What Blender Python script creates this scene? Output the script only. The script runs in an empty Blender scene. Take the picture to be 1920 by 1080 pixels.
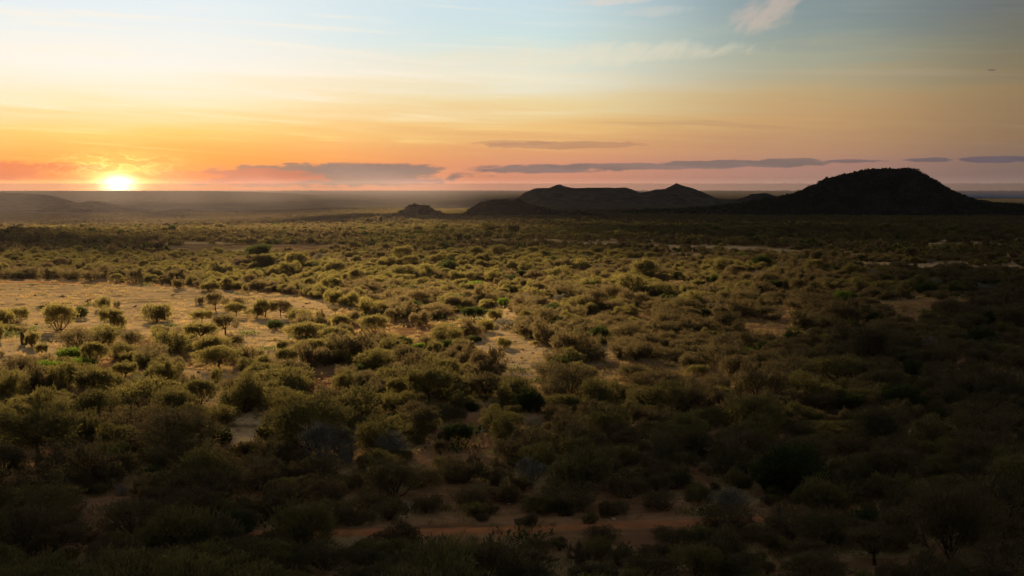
import bpy, math, random
import numpy as np
R = math.radians
sc = bpy.context.scene
COL = sc.collection

# ------------------------------------------------------------------ camera
F = 2400.0            # focal length in pixels of the 1920 wide photograph
HC = 22.0             # camera height over the near ground
PITCH = math.atan((540 - 350.5) / F)
cam_d = bpy.data.cameras.new('camera')
cam_d.sensor_width = 36.0
cam_d.lens = 36.0 * F / 1920.0
cam_d.clip_start = 1.0
cam_d.clip_end = 200000.0
cam = bpy.data.objects.new('camera', cam_d)
COL.objects.link(cam)
cam.location = (0, 0, HC)
cam.rotation_euler = (R(90) - PITCH, 0, 0)
sc.camera = cam

def pdir(px, py):
    a = (px - 960.0) / F; b = -(py - 540.0) / F
    c, s = math.cos(PITCH), math.sin(PITCH)
    v = np.array([a, c + b * s, -s + b * c])
    return v / np.linalg.norm(v)
def azel(px, py):
    v = pdir(px, py)
    return math.degrees(math.atan2(v[0], v[1])), math.degrees(math.asin(v[2]))
def topx(x, y, z):
    x = np.asarray(x, float); y = np.asarray(y, float); z = np.asarray(z, float) - HC
    c, s = math.cos(PITCH), math.sin(PITCH)
    dep = y * c - z * s; up = y * s + z * c
    dep = np.where(dep < 1e-3, 1e-3, dep)
    return 960 + F * x / dep, 540 - F * up / dep

# ------------------------------------------------------------------ sun and exposure
SUN_AZ, _ = azel(222, 352)
SUN_EL = 14.0
sun_d = bpy.data.lights.new('sun', 'SUN')
sun_d.energy = 5.0
sun_d.angle = R(0.6)
sun_d.color = (1.0, 0.70, 0.38)
sun = bpy.data.objects.new('sun', sun_d)
COL.objects.link(sun)
sun.rotation_euler = (R(90 - SUN_EL), 0, R(180 - SUN_AZ))   # light travels away from the setting sun
sc.view_settings.view_transform = 'Standard'
sc.view_settings.look = 'None'
sc.view_settings.exposure = 2.32
sc.view_settings.gamma = 1.0
HAZE_D = 0.00010       # haze density per metre
SKYK = 0.200            # sky radiance scale that goes with exposure 1.0
sc.render.engine = 'CYCLES'
cy = sc.cycles
cy.max_bounces = 5; cy.diffuse_bounces = 2; cy.glossy_bounces = 1
cy.transmission_bounces = 3; cy.transparent_max_bounces = 6; cy.volume_bounces = 0
cy.use_denoising = True
cy.sample_clamp_indirect = 4.0
cy.caustics_reflective = False; cy.caustics_refractive = False

# ------------------------------------------------------------------ node helper
class NT:
    def __init__(s, nt): s.nt = nt; nt.nodes.clear()
    def n(s, t, **k):
        nd = s.nt.nodes.new(t)
        for a, v in k.items(): setattr(nd, a, v)
        return nd
    def put(s, inp, v):
        if isinstance(v, bpy.types.NodeSocket): s.nt.links.new(v, inp)
        elif v is not None:
            if inp.type == 'RGBA' and not isinstance(v, (int, float)) and len(v) == 3: v = tuple(v) + (1,)
            inp.default_value = v
    def m(s, op, a, b=None, c=None, clamp=False):
        nd = s.n('ShaderNodeMath', operation=op); nd.use_clamp = clamp
        for i, v in enumerate((a, b, c)):
            if v is not None: s.put(nd.inputs[i], v)
        return nd.outputs[0]
    def mix(s, f, a, b, bt='MIX'):
        nd = s.n('ShaderNodeMix', data_type='RGBA', blend_type=bt)
        s.put(nd.inputs[0], f); s.put(nd.inputs[6], a); s.put(nd.inputs[7], b)
        return nd.outputs[2]
    def ss(s, v, lo, hi, a=0.0, b=1.0):
        nd = s.n('ShaderNodeMapRange', interpolation_type='SMOOTHSTEP')
        for i, x in enumerate((v, lo, hi, a, b)): s.put(nd.inputs[i], x)
        return nd.outputs[0]
    def ramp(s, f, stops, interp='LINEAR'):
        nd = s.n('ShaderNodeValToRGB'); cr = nd.color_ramp; cr.interpolation = interp
        while len(cr.elements) < len(stops): cr.elements.new(0.5)
        for e, (p, c) in zip(cr.elements, stops):
            e.position = p; e.color = tuple(c) + (1,)
        s.put(nd.inputs[0], f)
        return nd.outputs[0]
    def noise(s, vec, scale, detail=3, rough=0.5, dist=0.0, w=False):
        nd = s.n('ShaderNodeTexNoise')
        s.put(nd.inputs['Vector'], vec)
        nd.inputs['Scale'].default_value = scale; nd.inputs['Detail'].default_value = detail
        nd.inputs['Roughness'].default_value = rough; nd.inputs['Distortion'].default_value = dist
        return nd.outputs[0]
    def xyz(s, x, y, z):
        nd = s.n('ShaderNodeCombineXYZ')
        for i, v in enumerate((x, y, z)): s.put(nd.inputs[i], v)
        return nd.outputs[0]

def lin(c):
    return tuple(((v / 255.0) / 12.92 if v <= 10 else ((v / 255.0 + 0.055) / 1.055) ** 2.4) for v in c)

# ------------------------------------------------------------------ world: dusk sky
W = bpy.data.worlds.new('World'); sc.world = W; W.use_nodes = True
g = NT(W.node_tree)
tc = g.n('ShaderNodeTexCoord')
sp = g.n('ShaderNodeSeparateXYZ'); g.put(sp.inputs[0], tc.outputs['Generated'])
X, Y, Z = sp.outputs
DEG = 57.29578
el = g.m('MULTIPLY', g.m('ARCSINE', Z), DEG)
az = g.m('MULTIPLY', g.m('ARCTAN2', X, Y), DEG)
# wispy streaks that bend the height at which the colours lie
wv = g.xyz(g.m('MULTIPLY', az, 0.11), g.m('MULTIPLY', g.m('ADD', el, g.m('MULTIPLY', az, 0.02)), 1.5), 3.0)
wisp = g.noise(wv, 1.0, 6, 0.6, 0.6)
wv2 = g.xyz(g.m('MULTIPLY', az, 0.05), g.m('MULTIPLY', g.m('SUBTRACT', el, g.m('MULTIPLY', az, 0.03)), 0.55), 9.0)
wisp2 = g.noise(wv2, 1.0, 4, 0.55, 0.4)
elw = g.m('ADD', el, g.m('MULTIPLY', g.m('SUBTRACT', wisp, 0.5), g.ss(el, 0.3, 3.0, 0.2, 1.5)))
elw = g.m('ADD', elw, g.m('MULTIPLY', g.m('SUBTRACT', wisp2, 0.5), g.ss(el, 0.5, 4.0, 0.0, 1.6)))
f = g.m('DIVIDE', elw, 16.0, clamp=True)
def st(rows, k=1.0):
    return [(min(1, e / 16.0), tuple(v * k for v in lin(c))) for e, c in rows]
top = [(11.0, (168, 172, 178)), (16.0, (142, 143, 150))]
r1 = g.ramp(f, st([(0, (250, 132, 60)), (1.2, (254, 168, 66)), (2.2, (253, 200, 108)), (3.5, (252, 228, 180)), (5.0, (248, 240, 226)), (6.5, (236, 239, 236)), (8.6, (220, 235, 244))] + top))
r2 = g.ramp(f, st([(0, (206, 142, 118)), (1.0, (212, 146, 116)), (1.7, (222, 160, 110)), (2.6, (236, 190, 122)), (3.8, (236, 214, 162)), (4.9, (234, 228, 204)), (6.6, (206, 225, 222)), (8.6, (198, 220, 230))] + top))
r3 = g.ramp(f, st([(0, (168, 131, 116)), (1.0, (176, 130, 115)), (1.7, (186, 142, 108)), (3.0, (196, 156, 108)), (4.3, (190, 166, 124)), (5.6, (168, 168, 146)), (7.0, (142, 156, 152)), (8.6, (126, 144, 154))] + top))
r4 = g.ramp(f, st([(0, (120, 102, 98)), (1.0, (128, 106, 96)), (2.0, (140, 112, 86)), (4.0, (144, 121, 88)), (5.8, (118, 114, 96)), (8.6, (96, 104, 112))] + top))
c = g.mix(g.ss(az, -15.0, 1.5), r1, r2)
c = g.mix(g.ss(az, 0.0, 13.0), c, r3)
c = g.mix(g.ss(az, 11.0, 23.0), c, r4)
# deep orange left and right of the sun, low down
da = g.m('SUBTRACT', az, SUN_AZ)
org = g.m('MULTIPLY', g.m('EXPONENT', g.m('MULTIPLY', g.m('MULTIPLY', da, da), -0.008)), g.ss(el, 0.2, 2.6, 0.75, 0.0))
c = g.mix(org, c, lin((255, 142, 62)))
# horizontal light streaks and faint grey streaks
stv = g.xyz(g.m('MULTIPLY', az, 0.09), g.m('MULTIPLY', g.m('ADD', el, g.m('MULTIPLY', az, 0.05)), 2.4), 21.0)
s1 = g.noise(stv, 1.0, 5, 0.6, 0.5)
lightst = g.m('MULTIPLY', g.ss(s1, 0.50, 0.72), g.ss(el, 0.9, 2.0))
c = g.mix(g.m('MULTIPLY', lightst, g.ss(az, -12.0, 8.0, 0.70, 0.03)), c, g.mix(g.ss(el, 2.0, 4.0), lin((255, 226, 140)), lin((252, 240, 220))))
darkst = g.m('MULTIPLY', g.ss(s1, 0.48, 0.22), g.m('MULTIPLY', g.ss(el, 1.2, 2.0), g.ss(el, 4.2, 2.4)))
c = g.mix(g.m('MULTIPLY', darkst, 0.45), c, g.mix(g.ss(az, -12.0, 4.0), lin((240, 176, 96)), lin((172, 130, 104))))
# far from the sun's azimuth and overhead the sky is a heavy dim dusk
away = g.ss(g.m('ABSOLUTE', az), 30.0, 70.0)
c = g.mix(away, c, g.ramp(f, st([(0, (92, 84, 84)), (6, (92, 89, 92)), (16, (106, 105, 110))])))
# cloud pieces: (px, py, half width, half height, colour, opacity, edge)
cn = g.noise(g.xyz(g.m('MULTIPLY', az, 0.9), g.m('MULTIPLY', el, 3.2), 5.0), 1.0, 6, 0.62, 0.3)
cn2 = g.noise(g.xyz(g.m('MULTIPLY', az, 0.35), g.m('MULTIPLY', el, 1.4), 15.0), 1.0, 3, 0.5, 0.2)
PIECES = [
    (600, 329, 250, 20, (136, 110, 100), (214, 116, 84), 0.95), (700, 318, 130, 13, (134, 110, 102), None, 0.95), (450, 332, 150, 16, (200, 112, 84), None, 0.85),
    (20, 321, 170, 15, (205, 104, 62), None, 0.95), (150, 328, 75, 12, (226, 120, 58), None, 0.85), (320, 331, 80, 12, (244, 128, 66), None, 0.8),
    (1010, 317, 140, 8, (136, 112, 106), None, 0.95), (1200, 312, 200, 6, (134, 111, 104), None, 0.95), (1400, 307, 150, 7, (126, 106, 100), None, 0.95), (1480, 304, 70, 7, (120, 102, 96), None, 0.9),
    (1600, 302, 55, 3, (116, 97, 98), None, 0.85), (1737, 300, 46, 4, (104, 90, 94), None, 0.9), (1870, 299, 66, 6, (98, 86, 92), None, 0.95), (1990, 297, 80, 6, (96, 84, 90), None, 0.95),
    (1060, 272, 150, 7, (176, 132, 102), None, 0.7), (960, 268, 70, 5, (178, 132, 102), None, 0.5), (545, 307, 18, 2, (150, 110, 92), None, 0.9),
    (780, 340, 60, 6, (160, 118, 112), None, 0.5), (1859, 131, 7, 2, (92, 88, 82), None, 0.6),
]
for (px, py, hw, hh, col, _c2, op) in PIECES:
    a0, e0 = azel(px, py); hwd = hw / F * DEG; hhd = hh / F * DEG
    u = g.m('DIVIDE', g.m('SUBTRACT', az, a0), hwd); v = g.m('DIVIDE', g.m('SUBTRACT', el, e0), hhd)
    # flatter base, billowed top
    rr = g.m('ADD', g.m('MULTIPLY', u, u), g.m('MULTIPLY', v, v))
    q = g.m('SUBTRACT', rr, g.m('MULTIPLY', g.m('SUBTRACT', cn, 0.5), 3.0))
    mk = g.m('MULTIPLY', g.ss(q, 1.35, 0.60), op)
    c = g.mix(mk, c, g.mix(g.ss(cn2, 0.35, 0.65), lin(col), lin(tuple(min(255, k * 1.06) for k in col))))
# pink wisp high on the right, small pale ones beside it
wn = g.noise(g.xyz(g.m('MULTIPLY', g.m('ADD', az, g.m('MULTIPLY', el, -0.9)), 0.9), g.m('MULTIPLY', el, 0.8), 33.0), 1.3, 5, 0.6, 0.5)
for (px, py, hw, hh, col, op) in [(1435, 26, 62, 40, (224, 194, 172), 0.45), (1225, 22, 70, 12, (224, 214, 200), 0.28), (1150, 2, 70, 9, (230, 212, 196), 0.5), (1040, 105, 330, 26, (240, 226, 196), 0.4)]:
    a0, e0 = azel(px, py); hwd = hw / F * DEG; hhd = hh / F * DEG
    u = g.m('DIVIDE', g.m('SUBTRACT', az, a0), hwd); v = g.m('DIVIDE', g.m('SUBTRACT', el, e0), hhd)
    u = g.m('SUBTRACT', u, g.m('MULTIPLY', v, 0.5))
    rr = g.m('ADD', g.m('MULTIPLY', u, u), g.m('MULTIPLY', v, v))
    q = g.m('SUBTRACT', rr, g.m('MULTIPLY', g.m('SUBTRACT', wn, 0.5), 3.0))
    c = g.mix(g.m('MULTIPLY', g.ss(q, 1.3, -0.2), op), c, lin(col))
# the sun itself and its glow
dx = g.m('MULTIPLY', da, 1.0); dy = g.m('SUBTRACT', el, 0.05)
d2a = g.m('ADD', g.m('MULTIPLY', g.m('MULTIPLY', dx, dx), 0.35), g.m('MULTIPLY', dy, dy))
fray = g.m('ADD', 0.55, g.m('MULTIPLY', g.ss(cn, 0.35, 0.6), 0.45))
glow1 = g.m('MULTIPLY', g.m('EXPONENT', g.m('MULTIPLY', d2a, -9.0)), 3.2)
glow2 = g.m('MULTIPLY', g.m('ADD', g.m('MULTIPLY', g.m('EXPONENT', g.m('MULTIPLY', d2a, -1.4)), 0.9), g.m('MULTIPLY', g.m('EXPONENT', g.m('MULTIPLY', d2a, -0.5)), 0.4)), fray)
glow3 = g.m('MULTIPLY', g.m('EXPONENT', g.m('MULTIPLY', d2a, -0.07)), 0.08)
def scale(col, k):
    nd = g.n('ShaderNodeVectorMath', operation='SCALE'); g.put(nd.inputs[0], col); g.put(nd.inputs['Scale'], k); return nd.outputs[0]
def add(a, b):
    nd = g.n('ShaderNodeVectorMath', operation='ADD'); g.put(nd.inputs[0], a); g.put(nd.inputs[1], b); return nd.outputs[0]
c = add(c, scale((1.0, 0.88, 0.66), glow1))
c = add(c, scale((1.0, 0.62, 0.14), glow2))
c = add(c, scale((1.0, 0.55, 0.12), glow3))
# bright broken rims of the clouds round the sun
rim = g.m('MULTIPLY', g.ss(g.m('ABSOLUTE', g.m('SUBTRACT', cn, 0.52)), 0.035, 0.0), g.m('MULTIPLY', g.m('EXPONENT', g.m('MULTIPLY', g.m('MULTIPLY', da, da), -0.18)), g.m('MULTIPLY', g.ss(el, 0.35, 0.7), g.ss(el, 1.5, 1.2))))
c = add(c, scale((1.0, 0.72, 0.25), g.m('MULTIPLY', rim, 0.4)))
# below the horizon: dim ground colour
c = g.mix(g.ss(el, -0.4, -1.2), c, lin((60, 52, 44)))
custom = scale(c, g.m('MULTIPLY', SKYK, g.m('EXPONENT', g.m('MULTIPLY', HAZE_D * 0.95, g.m('MINIMUM', 21000.0, g.m('DIVIDE', 62.0, g.m('MAXIMUM', Z, 0.001)))))))
sky = g.n('ShaderNodeTexSky', sky_type='NISHITA'); sky.sun_disc = False
sky.sun_elevation = R(SUN_EL); sky.sun_rotation = R(SUN_AZ); sky.dust_density = 3.0
sky.altitude = 900
bg1 = g.n('ShaderNodeBackground'); g.put(bg1.inputs[0], custom); bg1.inputs[1].default_value = 1.0
bg2 = g.n('ShaderNodeBackground'); g.put(bg2.inputs[0], sky.outputs[0]); bg2.inputs[1].default_value = 0.0002
ad = g.n('ShaderNodeAddShader'); g.put(ad.inputs[0], bg1.outputs[0]); g.put(ad.inputs[1], bg2.outputs[0])
out = g.n('ShaderNodeOutputWorld'); g.put(out.inputs[0], ad.outputs[0])

# ------------------------------------------------------------------ numeric noise for terrain
def _hash(ix, iy, seed):
    n = (ix.astype(np.int64) * 374761393 + iy.astype(np.int64) * 668265263 + seed * 974634777) & 0xFFFFFFFF
    n = ((n ^ (n >> 13)) * 1274126177) & 0xFFFFFFFF
    return ((n ^ (n >> 16)) & 0xFFFF) / 65535.0
def vnoise(x, y, seed=0):
    x = np.asarray(x, float); y = np.asarray(y, float)
    x0 = np.floor(x); y0 = np.floor(y); fx = x - x0; fy = y - y0
    fx = fx * fx * (3 - 2 * fx); fy = fy * fy * (3 - 2 * fy)
    a = _hash(x0, y0, seed); b = _hash(x0 + 1, y0, seed); cc = _hash(x0, y0 + 1, seed); d = _hash(x0 + 1, y0 + 1, seed)
    return (a * (1 - fx) + b * fx) * (1 - fy) + (cc * (1 - fx) + d * fx) * fy
def fbm(x, y, seed=0, oct=4):
    s = 0; a = 0.5; t = 0
    for i in range(oct):
        s = s + a * vnoise(x * 2 ** i, y * 2 ** i, seed + i * 17); t += a; a *= 0.5
    return s / t
def sst(v, a, b):
    t = np.clip((v - a) / (b - a), 0, 1); return t * t * (3 - 2 * t)

RR = [0, 400, 700, 1200, 2000, 3000, 5000, 8000, 14000, 26000]
ZR = [0, 0, -3.5, -13, -28, -44, -54, -55, -52, -50]
ZL = [0, 0, -2.5, -15, -38, -54, -64, -67, -60, -50]
def ground_z(x, y):
    x = np.asarray(x, float); y = np.asarray(y, float)
    r = np.hypot(x, y); a = np.degrees(np.arctan2(x, y))
    w = sst(a, -12.5, -7.0)
    z = np.interp(r, RR, ZL) * (1 - w) + np.interp(r, RR, ZR) * w
    z = z + (fbm(x / 60, y / 60, 3) - 0.5) * 1.2 * sst(r, 60, 300)
    z = z + (fbm(x / 400, y / 400, 9) - 0.5) * 7.0 * sst(r, 450, 2000) * (1 - sst(r, 9000, 20000))
    z = z + (vnoise(x / 5, y / 5, 5) - 0.5) * 0.18
    # the low rocky rise on the left, 350 m out
    gx, gy = RISE
    z = z + 2.6 * np.exp(-(((x - gx) / 11.0) ** 2 + ((y - gy) / 10.0) ** 2))
    return z
_v = pdir(492, 503); RISE = (float(_v[0] / -_v[2] * HC), float(_v[1] / -_v[2] * HC))
def at(px, py):
    """the point of the ground seen at pixel (px, py)"""
    v = pdir(px, py); t = 40.0
    for i in range(4000):
        p = v * t; z = HC + p[2]
        gz = float(ground_z(p[0], p[1]))
        if z <= gz: break
        t += max(0.15, (z - gz) * 1.2)
        if t > 60000: break
    return float(p[0]), float(p[1]), gz
def inpoly(px, py, poly):
    px = np.asarray(px); py = np.asarray(py); ins = np.zeros(px.shape, bool); n = len(poly)
    for i in range(n):
        x1, y1 = poly[i]; x2, y2 = poly[(i + 1) % n]
        if y1 == y2: continue
        cond = ((y1 > py) != (y2 > py)) & (px < (x2 - x1) * (py - y1) / (y2 - y1) + x1)
        ins ^= cond
    return ins
# bare ground, outlined on the photo and laid out on the ground
BARE_PX = [
    [(-90, 523), (180, 524), (300, 530), (470, 546), (600, 556), (660, 572), (625, 592), (560, 606), (600, 668), (560, 690), (470, 690), (400, 650), (300, 628), (215, 640), (120, 668), (60, 690), (-90, 700)],
    [(330, 690), (445, 690), (452, 740), (430, 790), (385, 800), (365, 740)], [(420, 776), (540, 770), (540, 820), (450, 850), (410, 810)],
    [(845, 640), (960, 606), (1045, 665), (1030, 715), (905, 700)], [(855, 578), (985, 576), (970, 612), (865, 616)], [(1110, 640), (1170, 646), (1150, 680), (1105, 670)],
    [(470, 994), (900, 988), (1460, 956), (1460, 982), (1000, 1010), (480, 1008)], [(850, 775), (905, 775), (925, 830), (870, 900), (830, 960), (800, 960), (855, 850)],
    [(1225, 785), (1300, 782), (1310, 800), (1240, 800)], [(1310, 690), (1375, 690), (1375, 750), (1305, 745)],
    [(1270, 860), (1330, 860), (1335, 900), (1290, 900)], [(1300, 812), (1340, 810), (1360, 830), (1310, 830)], [(1540, 915), (1580, 915), (1580, 960), (1545, 960)], [(1100, 930), (1320, 940), (1300, 965), (1120, 968)],
    [(665, 543), (740, 553), (740, 580), (675, 570)], [(740, 600), (800, 596), (800, 625), (745, 622)], [(1010, 560), (1070, 566), (1060, 590), (1005, 584)], [(960, 520), (1030, 524), (1020, 536), (955, 532)], [(1180, 575), (1230, 580), (1225, 600), (1180, 596)], [(560, 700), (640, 705), (640, 745), (575, 735)], [(780, 830), (840, 830), (850, 900), (790, 880)], [(1245, 525), (1335, 528), (1330, 545), (1250, 542)], [(1445, 573), (1500, 577), (1500, 602), (1450, 600)],
    [(1020, 735), (1110, 750), (1080, 770), (1010, 758)], [(780, 705), (830, 700), (820, 722), (780, 720)],
    [(840, 448), (1050, 452), (1400, 462), (1560, 474), (1440, 480), (1150, 464), (930, 456)], [(1560, 490), (1920, 500), (2000, 512), (1700, 510), (1560, 500)], [(880, 478), (1010, 482), (1000, 490), (890, 486)],
    [(1180, 484), (1260, 490), (1230, 497), (1190, 492)], [(540, 470), (590, 490), (600, 508), (560, 500)], [(1700, 455), (1900, 458), (1900, 465), (1720, 464)],
]
BARE = []; PALE_I = (0, 1, 2, 3, 4, 5)
for poly in BARE_PX:
    BARE.append([at(px, py)[:2] for px, py in poly])
def bare_mask(x, y):
    m = np.zeros(np.shape(x), bool)
    for poly in BARE:
        xs = [p[0] for p in poly]; ys = [p[1] for p in poly]
        bb = (x > min(xs)) & (x < max(xs)) & (y > min(ys)) & (y < max(ys))
        if bb.any():
            wob = np.minimum(3.0, 0.012 * np.hypot(x[bb], y[bb]))
            wx = x[bb] + (vnoise(x[bb] / 4, y[bb] / 4, 71) - 0.5) * 2 * wob; wy = y[bb] + (vnoise(x[bb] / 4, y[bb] / 4, 77) - 0.5) * 4 * wob
            m[bb] |= inpoly(wx, wy, poly)
    return m

def tag(o, label=None, cat=None, group=None, kind=None):
    if label: o['label'] = label
    if cat: o['category'] = cat
    if group: o['group'] = group
    if kind: o['kind'] = kind
    return o
def mesh_np(name, V, Fc, mats=(), smooth=False):
    """mesh from numpy arrays; Fc is (n,3) or (n,4), or a list of such arrays"""
    me = bpy.data.meshes.new(name)
    Fs = Fc if isinstance(Fc, list) else [Fc]
    Fs = [f for f in Fs if len(f)]
    V = np.asarray(V, np.float32)
    me.vertices.add(len(V)); me.vertices.foreach_set('co', V.ravel())
    tot = np.concatenate([np.full(len(f), f.shape[1]) for f in Fs]); loops = np.concatenate([f.ravel() for f in Fs]).astype(np.int32)
    start = np.concatenate([[0], np.cumsum(tot)[:-1]]).astype(np.int32)
    me.loops.add(len(loops)); me.loops.foreach_set('vertex_index', loops)
    me.polygons.add(len(tot)); me.polygons.foreach_set('loop_start', start); me.polygons.foreach_set('loop_total', tot.astype(np.int32))
    if smooth: me.polygons.foreach_set('use_smooth', np.ones(len(tot), bool))
    me.update(calc_edges=True); me.validate()
    for m in mats: me.materials.append(m)
    return me
def obj(name, me, parent=None):
    o = bpy.data.objects.new(name, me); COL.objects.link(o)
    if parent is not None: o.parent = parent
    return o
def grid_faces(nr, nc, wrap=False):
    i = np.arange(nr - 1)[:, None]; j = np.arange(nc if wrap else nc - 1)[None, :]
    j2 = (j + 1) % nc
    a = i * nc + j; b = i * nc + j2; cc = (i + 1) * nc + j2; d = (i + 1) * nc + j
    return np.stack([a, b, cc, d], -1).reshape(-1, 4)

# ------------------------------------------------------------------ materials
def mat(name):
    m = bpy.data.materials.new(name); m.use_nodes = True
    return m, NT(m.node_tree)
def finish(gg, bsdf):
    o = gg.n('ShaderNodeOutputMaterial'); gg.put(o.inputs[0], bsdf)
def bump(gg, h, strength, dist):
    b = gg.n('ShaderNodeBump'); b.inputs['Strength'].default_value = strength; b.inputs['Distance'].default_value = dist
    gg.put(b.inputs['Height'], h); return b.outputs[0]

def ground_material():
    m, q = mat('dry_ground')
    geo = q.n('ShaderNodeNewGeometry'); P = geo.outputs['Position']
    bare = q.n('ShaderNodeAttribute', attribute_name='bare').outputs['Fac']
    far = q.n('ShaderNodeAttribute', attribute_name='far').outputs['Fac']; pale = q.n('ShaderNodeAttribute', attribute_name='pale').outputs['Fac']
    n1 = q.noise(P, 0.05, 5, 0.6); n2 = q.noise(P, 0.6, 6, 0.65); n3 = q.noise(P, 6.0, 4, 0.7); n4 = q.noise(P, 0.16, 4, 0.6, 1.0)
    soil = q.mix(q.ss(n1, 0.38, 0.62), (0.22, 0.115, 0.055), (0.27, 0.17, 0.085))
    grass = q.mix(q.ss(n2, 0.35, 0.65), (0.36, 0.27, 0.12), (0.24, 0.20, 0.085))
    col = q.mix(q.ss(n4, 0.42, 0.60), soil, grass)
    stretch = q.n('ShaderNodeMapping'); stretch.inputs['Scale'].default_value = (0.5, 1.0, 1.0); q.put(stretch.inputs[0], P)
    n5 = q.noise(stretch.outputs[0], 0.22, 6, 0.7, 0.8)
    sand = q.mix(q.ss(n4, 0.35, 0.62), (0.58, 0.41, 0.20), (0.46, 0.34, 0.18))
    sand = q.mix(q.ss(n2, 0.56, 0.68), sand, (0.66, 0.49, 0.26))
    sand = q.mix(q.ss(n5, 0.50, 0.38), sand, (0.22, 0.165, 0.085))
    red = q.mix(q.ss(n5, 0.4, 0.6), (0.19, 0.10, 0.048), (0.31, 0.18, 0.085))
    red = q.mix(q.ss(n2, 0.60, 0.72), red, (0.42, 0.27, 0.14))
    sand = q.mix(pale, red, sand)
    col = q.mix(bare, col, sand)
    col = q.mix(q.m('MULTIPLY', q.ss(n3, 0.5, 0.75), 0.35), col, (0.13, 0.10, 0.055))
    # beyond the scattered scrub the ground carries its cover as colour
    f1 = q.noise(P, 0.012, 6, 0.65); 
    farc = q.mix(q.ss(f1, 0.50, 0.66), (0.095, 0.085, 0.048), (0.19, 0.145, 0.085))
    farc = q.mix(q.ss(q.noise(P, 0.0022, 5, 0.6), 0.40, 0.62, 0.0, 0.6), farc, (0.065, 0.062, 0.038))
    col = q.mix(far, col, farc)
    b = q.n('ShaderNodeBsdfDiffuse'); q.put(b.inputs[0], col); b.inputs[1].default_value = 0.6
    h = q.m('ADD', q.m('MULTIPLY', n2, 0.5), q.m('MULTIPLY', n3, 0.12))
    q.put(b.inputs['Normal'], bump(q, h, 0.7, 0.5))
    finish(q, b.outputs[0]); return m
def foliage_material(name, stops, trans=0.4):
    m, q = mat(name)
    oi = q.n('ShaderNodeObjectInfo')
    geo = q.n('ShaderNodeNewGeometry')
    base = q.ramp(oi.outputs['Random'], stops)
    v = q.n('ShaderNodeAttribute', attribute_name='leafvar').outputs['Fac']
    col = q.mix(q.m('MULTIPLY', q.ss(v, 0.55, 1.0), 0.5), base, tuple(min(0.5, k * 1.9) for k in stops[0][1]))
    col = q.mix(q.m('MULTIPLY', q.ss(v, 0.45, 0.0), 0.55), col, tuple(k * 0.55 for k in stops[-1][1]))
    d = q.n('ShaderNodeBsdfDiffuse'); q.put(d.inputs[0], col)
    t = q.n('ShaderNodeBsdfTranslucent'); q.put(t.inputs[0], q.mix(0.35, col, tuple(min(0.6, k * 2.2) for k in stops[0][1])))
    mx = q.n('ShaderNodeMixShader'); mx.inputs[0].default_value = trans
    q.put(mx.inputs[1], d.outputs[0]); q.put(mx.inputs[2], t.outputs[0])
    finish(q, mx.outputs[0]); return m
def plain_material(name, c1, c2, scale, bstr=0.5, bd=0.1, rough=1.0):
    m, q = mat(name)
    tcn = q.n('ShaderNodeNewGeometry')
    n = q.noise(tcn.outputs['Position'], scale, 5, 0.65)
    b = q.n('ShaderNodeBsdfPrincipled'); q.put(b.inputs['Base Color'], q.mix(q.ss(n, 0.35, 0.65), c1, c2)); b.inputs['Roughness'].default_value = rough
    b.inputs['Specular IOR Level'].default_value = 0.0
    q.put(b.inputs['Normal'], bump(q, n, bstr, bd))
    finish(q, b.outputs[0]); return m
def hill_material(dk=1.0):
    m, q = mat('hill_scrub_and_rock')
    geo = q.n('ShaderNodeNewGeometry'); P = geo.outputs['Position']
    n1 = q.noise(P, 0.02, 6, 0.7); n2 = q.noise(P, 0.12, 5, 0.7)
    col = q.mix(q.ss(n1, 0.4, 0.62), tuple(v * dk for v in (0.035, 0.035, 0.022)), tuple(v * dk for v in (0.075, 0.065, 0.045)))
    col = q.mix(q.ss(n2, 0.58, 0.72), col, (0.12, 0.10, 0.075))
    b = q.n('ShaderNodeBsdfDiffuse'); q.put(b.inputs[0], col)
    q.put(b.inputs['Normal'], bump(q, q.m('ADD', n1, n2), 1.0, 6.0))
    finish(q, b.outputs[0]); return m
M = {}
M['ground'] = ground_material()
M['hill'] = hill_material(); M['hill_dark'] = hill_material(0.40); M['hill_haze_pale'] = hill_material(1.7)  # the pale copy puts missing haze into the far range's colour
M['olive'] = foliage_material('olive_leaves', [(0.0, (0.138, 0.120, 0.038)), (0.5, (0.106, 0.094, 0.036)), (1.0, (0.082, 0.076, 0.034))], 0.45)
M['dull'] = foliage_material('dull_brown_leaves', [(0.0, (0.110, 0.086, 0.040)), (0.5, (0.090, 0.072, 0.036)), (1.0, (0.082, 0.076, 0.036))], 0.45)
M['dark'] = foliage_material('dark_green_leaves', [(0.0, (0.048, 0.062, 0.018)), (1.0, (0.036, 0.048, 0.015))])
M['bright'] = foliage_material('bright_green_leaves', [(0.0, (0.10, 0.15, 0.02)), (1.0, (0.085, 0.13, 0.02))])
M['silver'] = foliage_material('silver_grey_leaves', [(0.0, (0.17, 0.165, 0.13)), (1.0, (0.12, 0.115, 0.09))], 0.2)
M['bark'] = plain_material('dark_bark', (0.07, 0.052, 0.036), (0.035, 0.027, 0.02), 8.0)
M['paletwig'] = plain_material('pale_twigs', (0.22, 0.2, 0.17), (0.13, 0.12, 0.10), 8.0)
M['rock'] = plain_material('brown_rock', (0.17, 0.12, 0.08), (0.08, 0.06, 0.045), 1.5, 0.8, 0.3)
M['palerock'] = plain_material('pale_rock', (0.5, 0.44, 0.36), (0.36, 0.30, 0.23), 2.0, 0.6, 0.1)
M['track'] = plain_material('red_track_soil', (0.34, 0.15, 0.06), (0.25, 0.11, 0.045), 0.8, 0.5, 0.1)
M['straw'] = foliage_material('straw', [(0.0, (0.28, 0.205, 0.09)), (1.0, (0.21, 0.155, 0.07))], 0.3)

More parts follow.
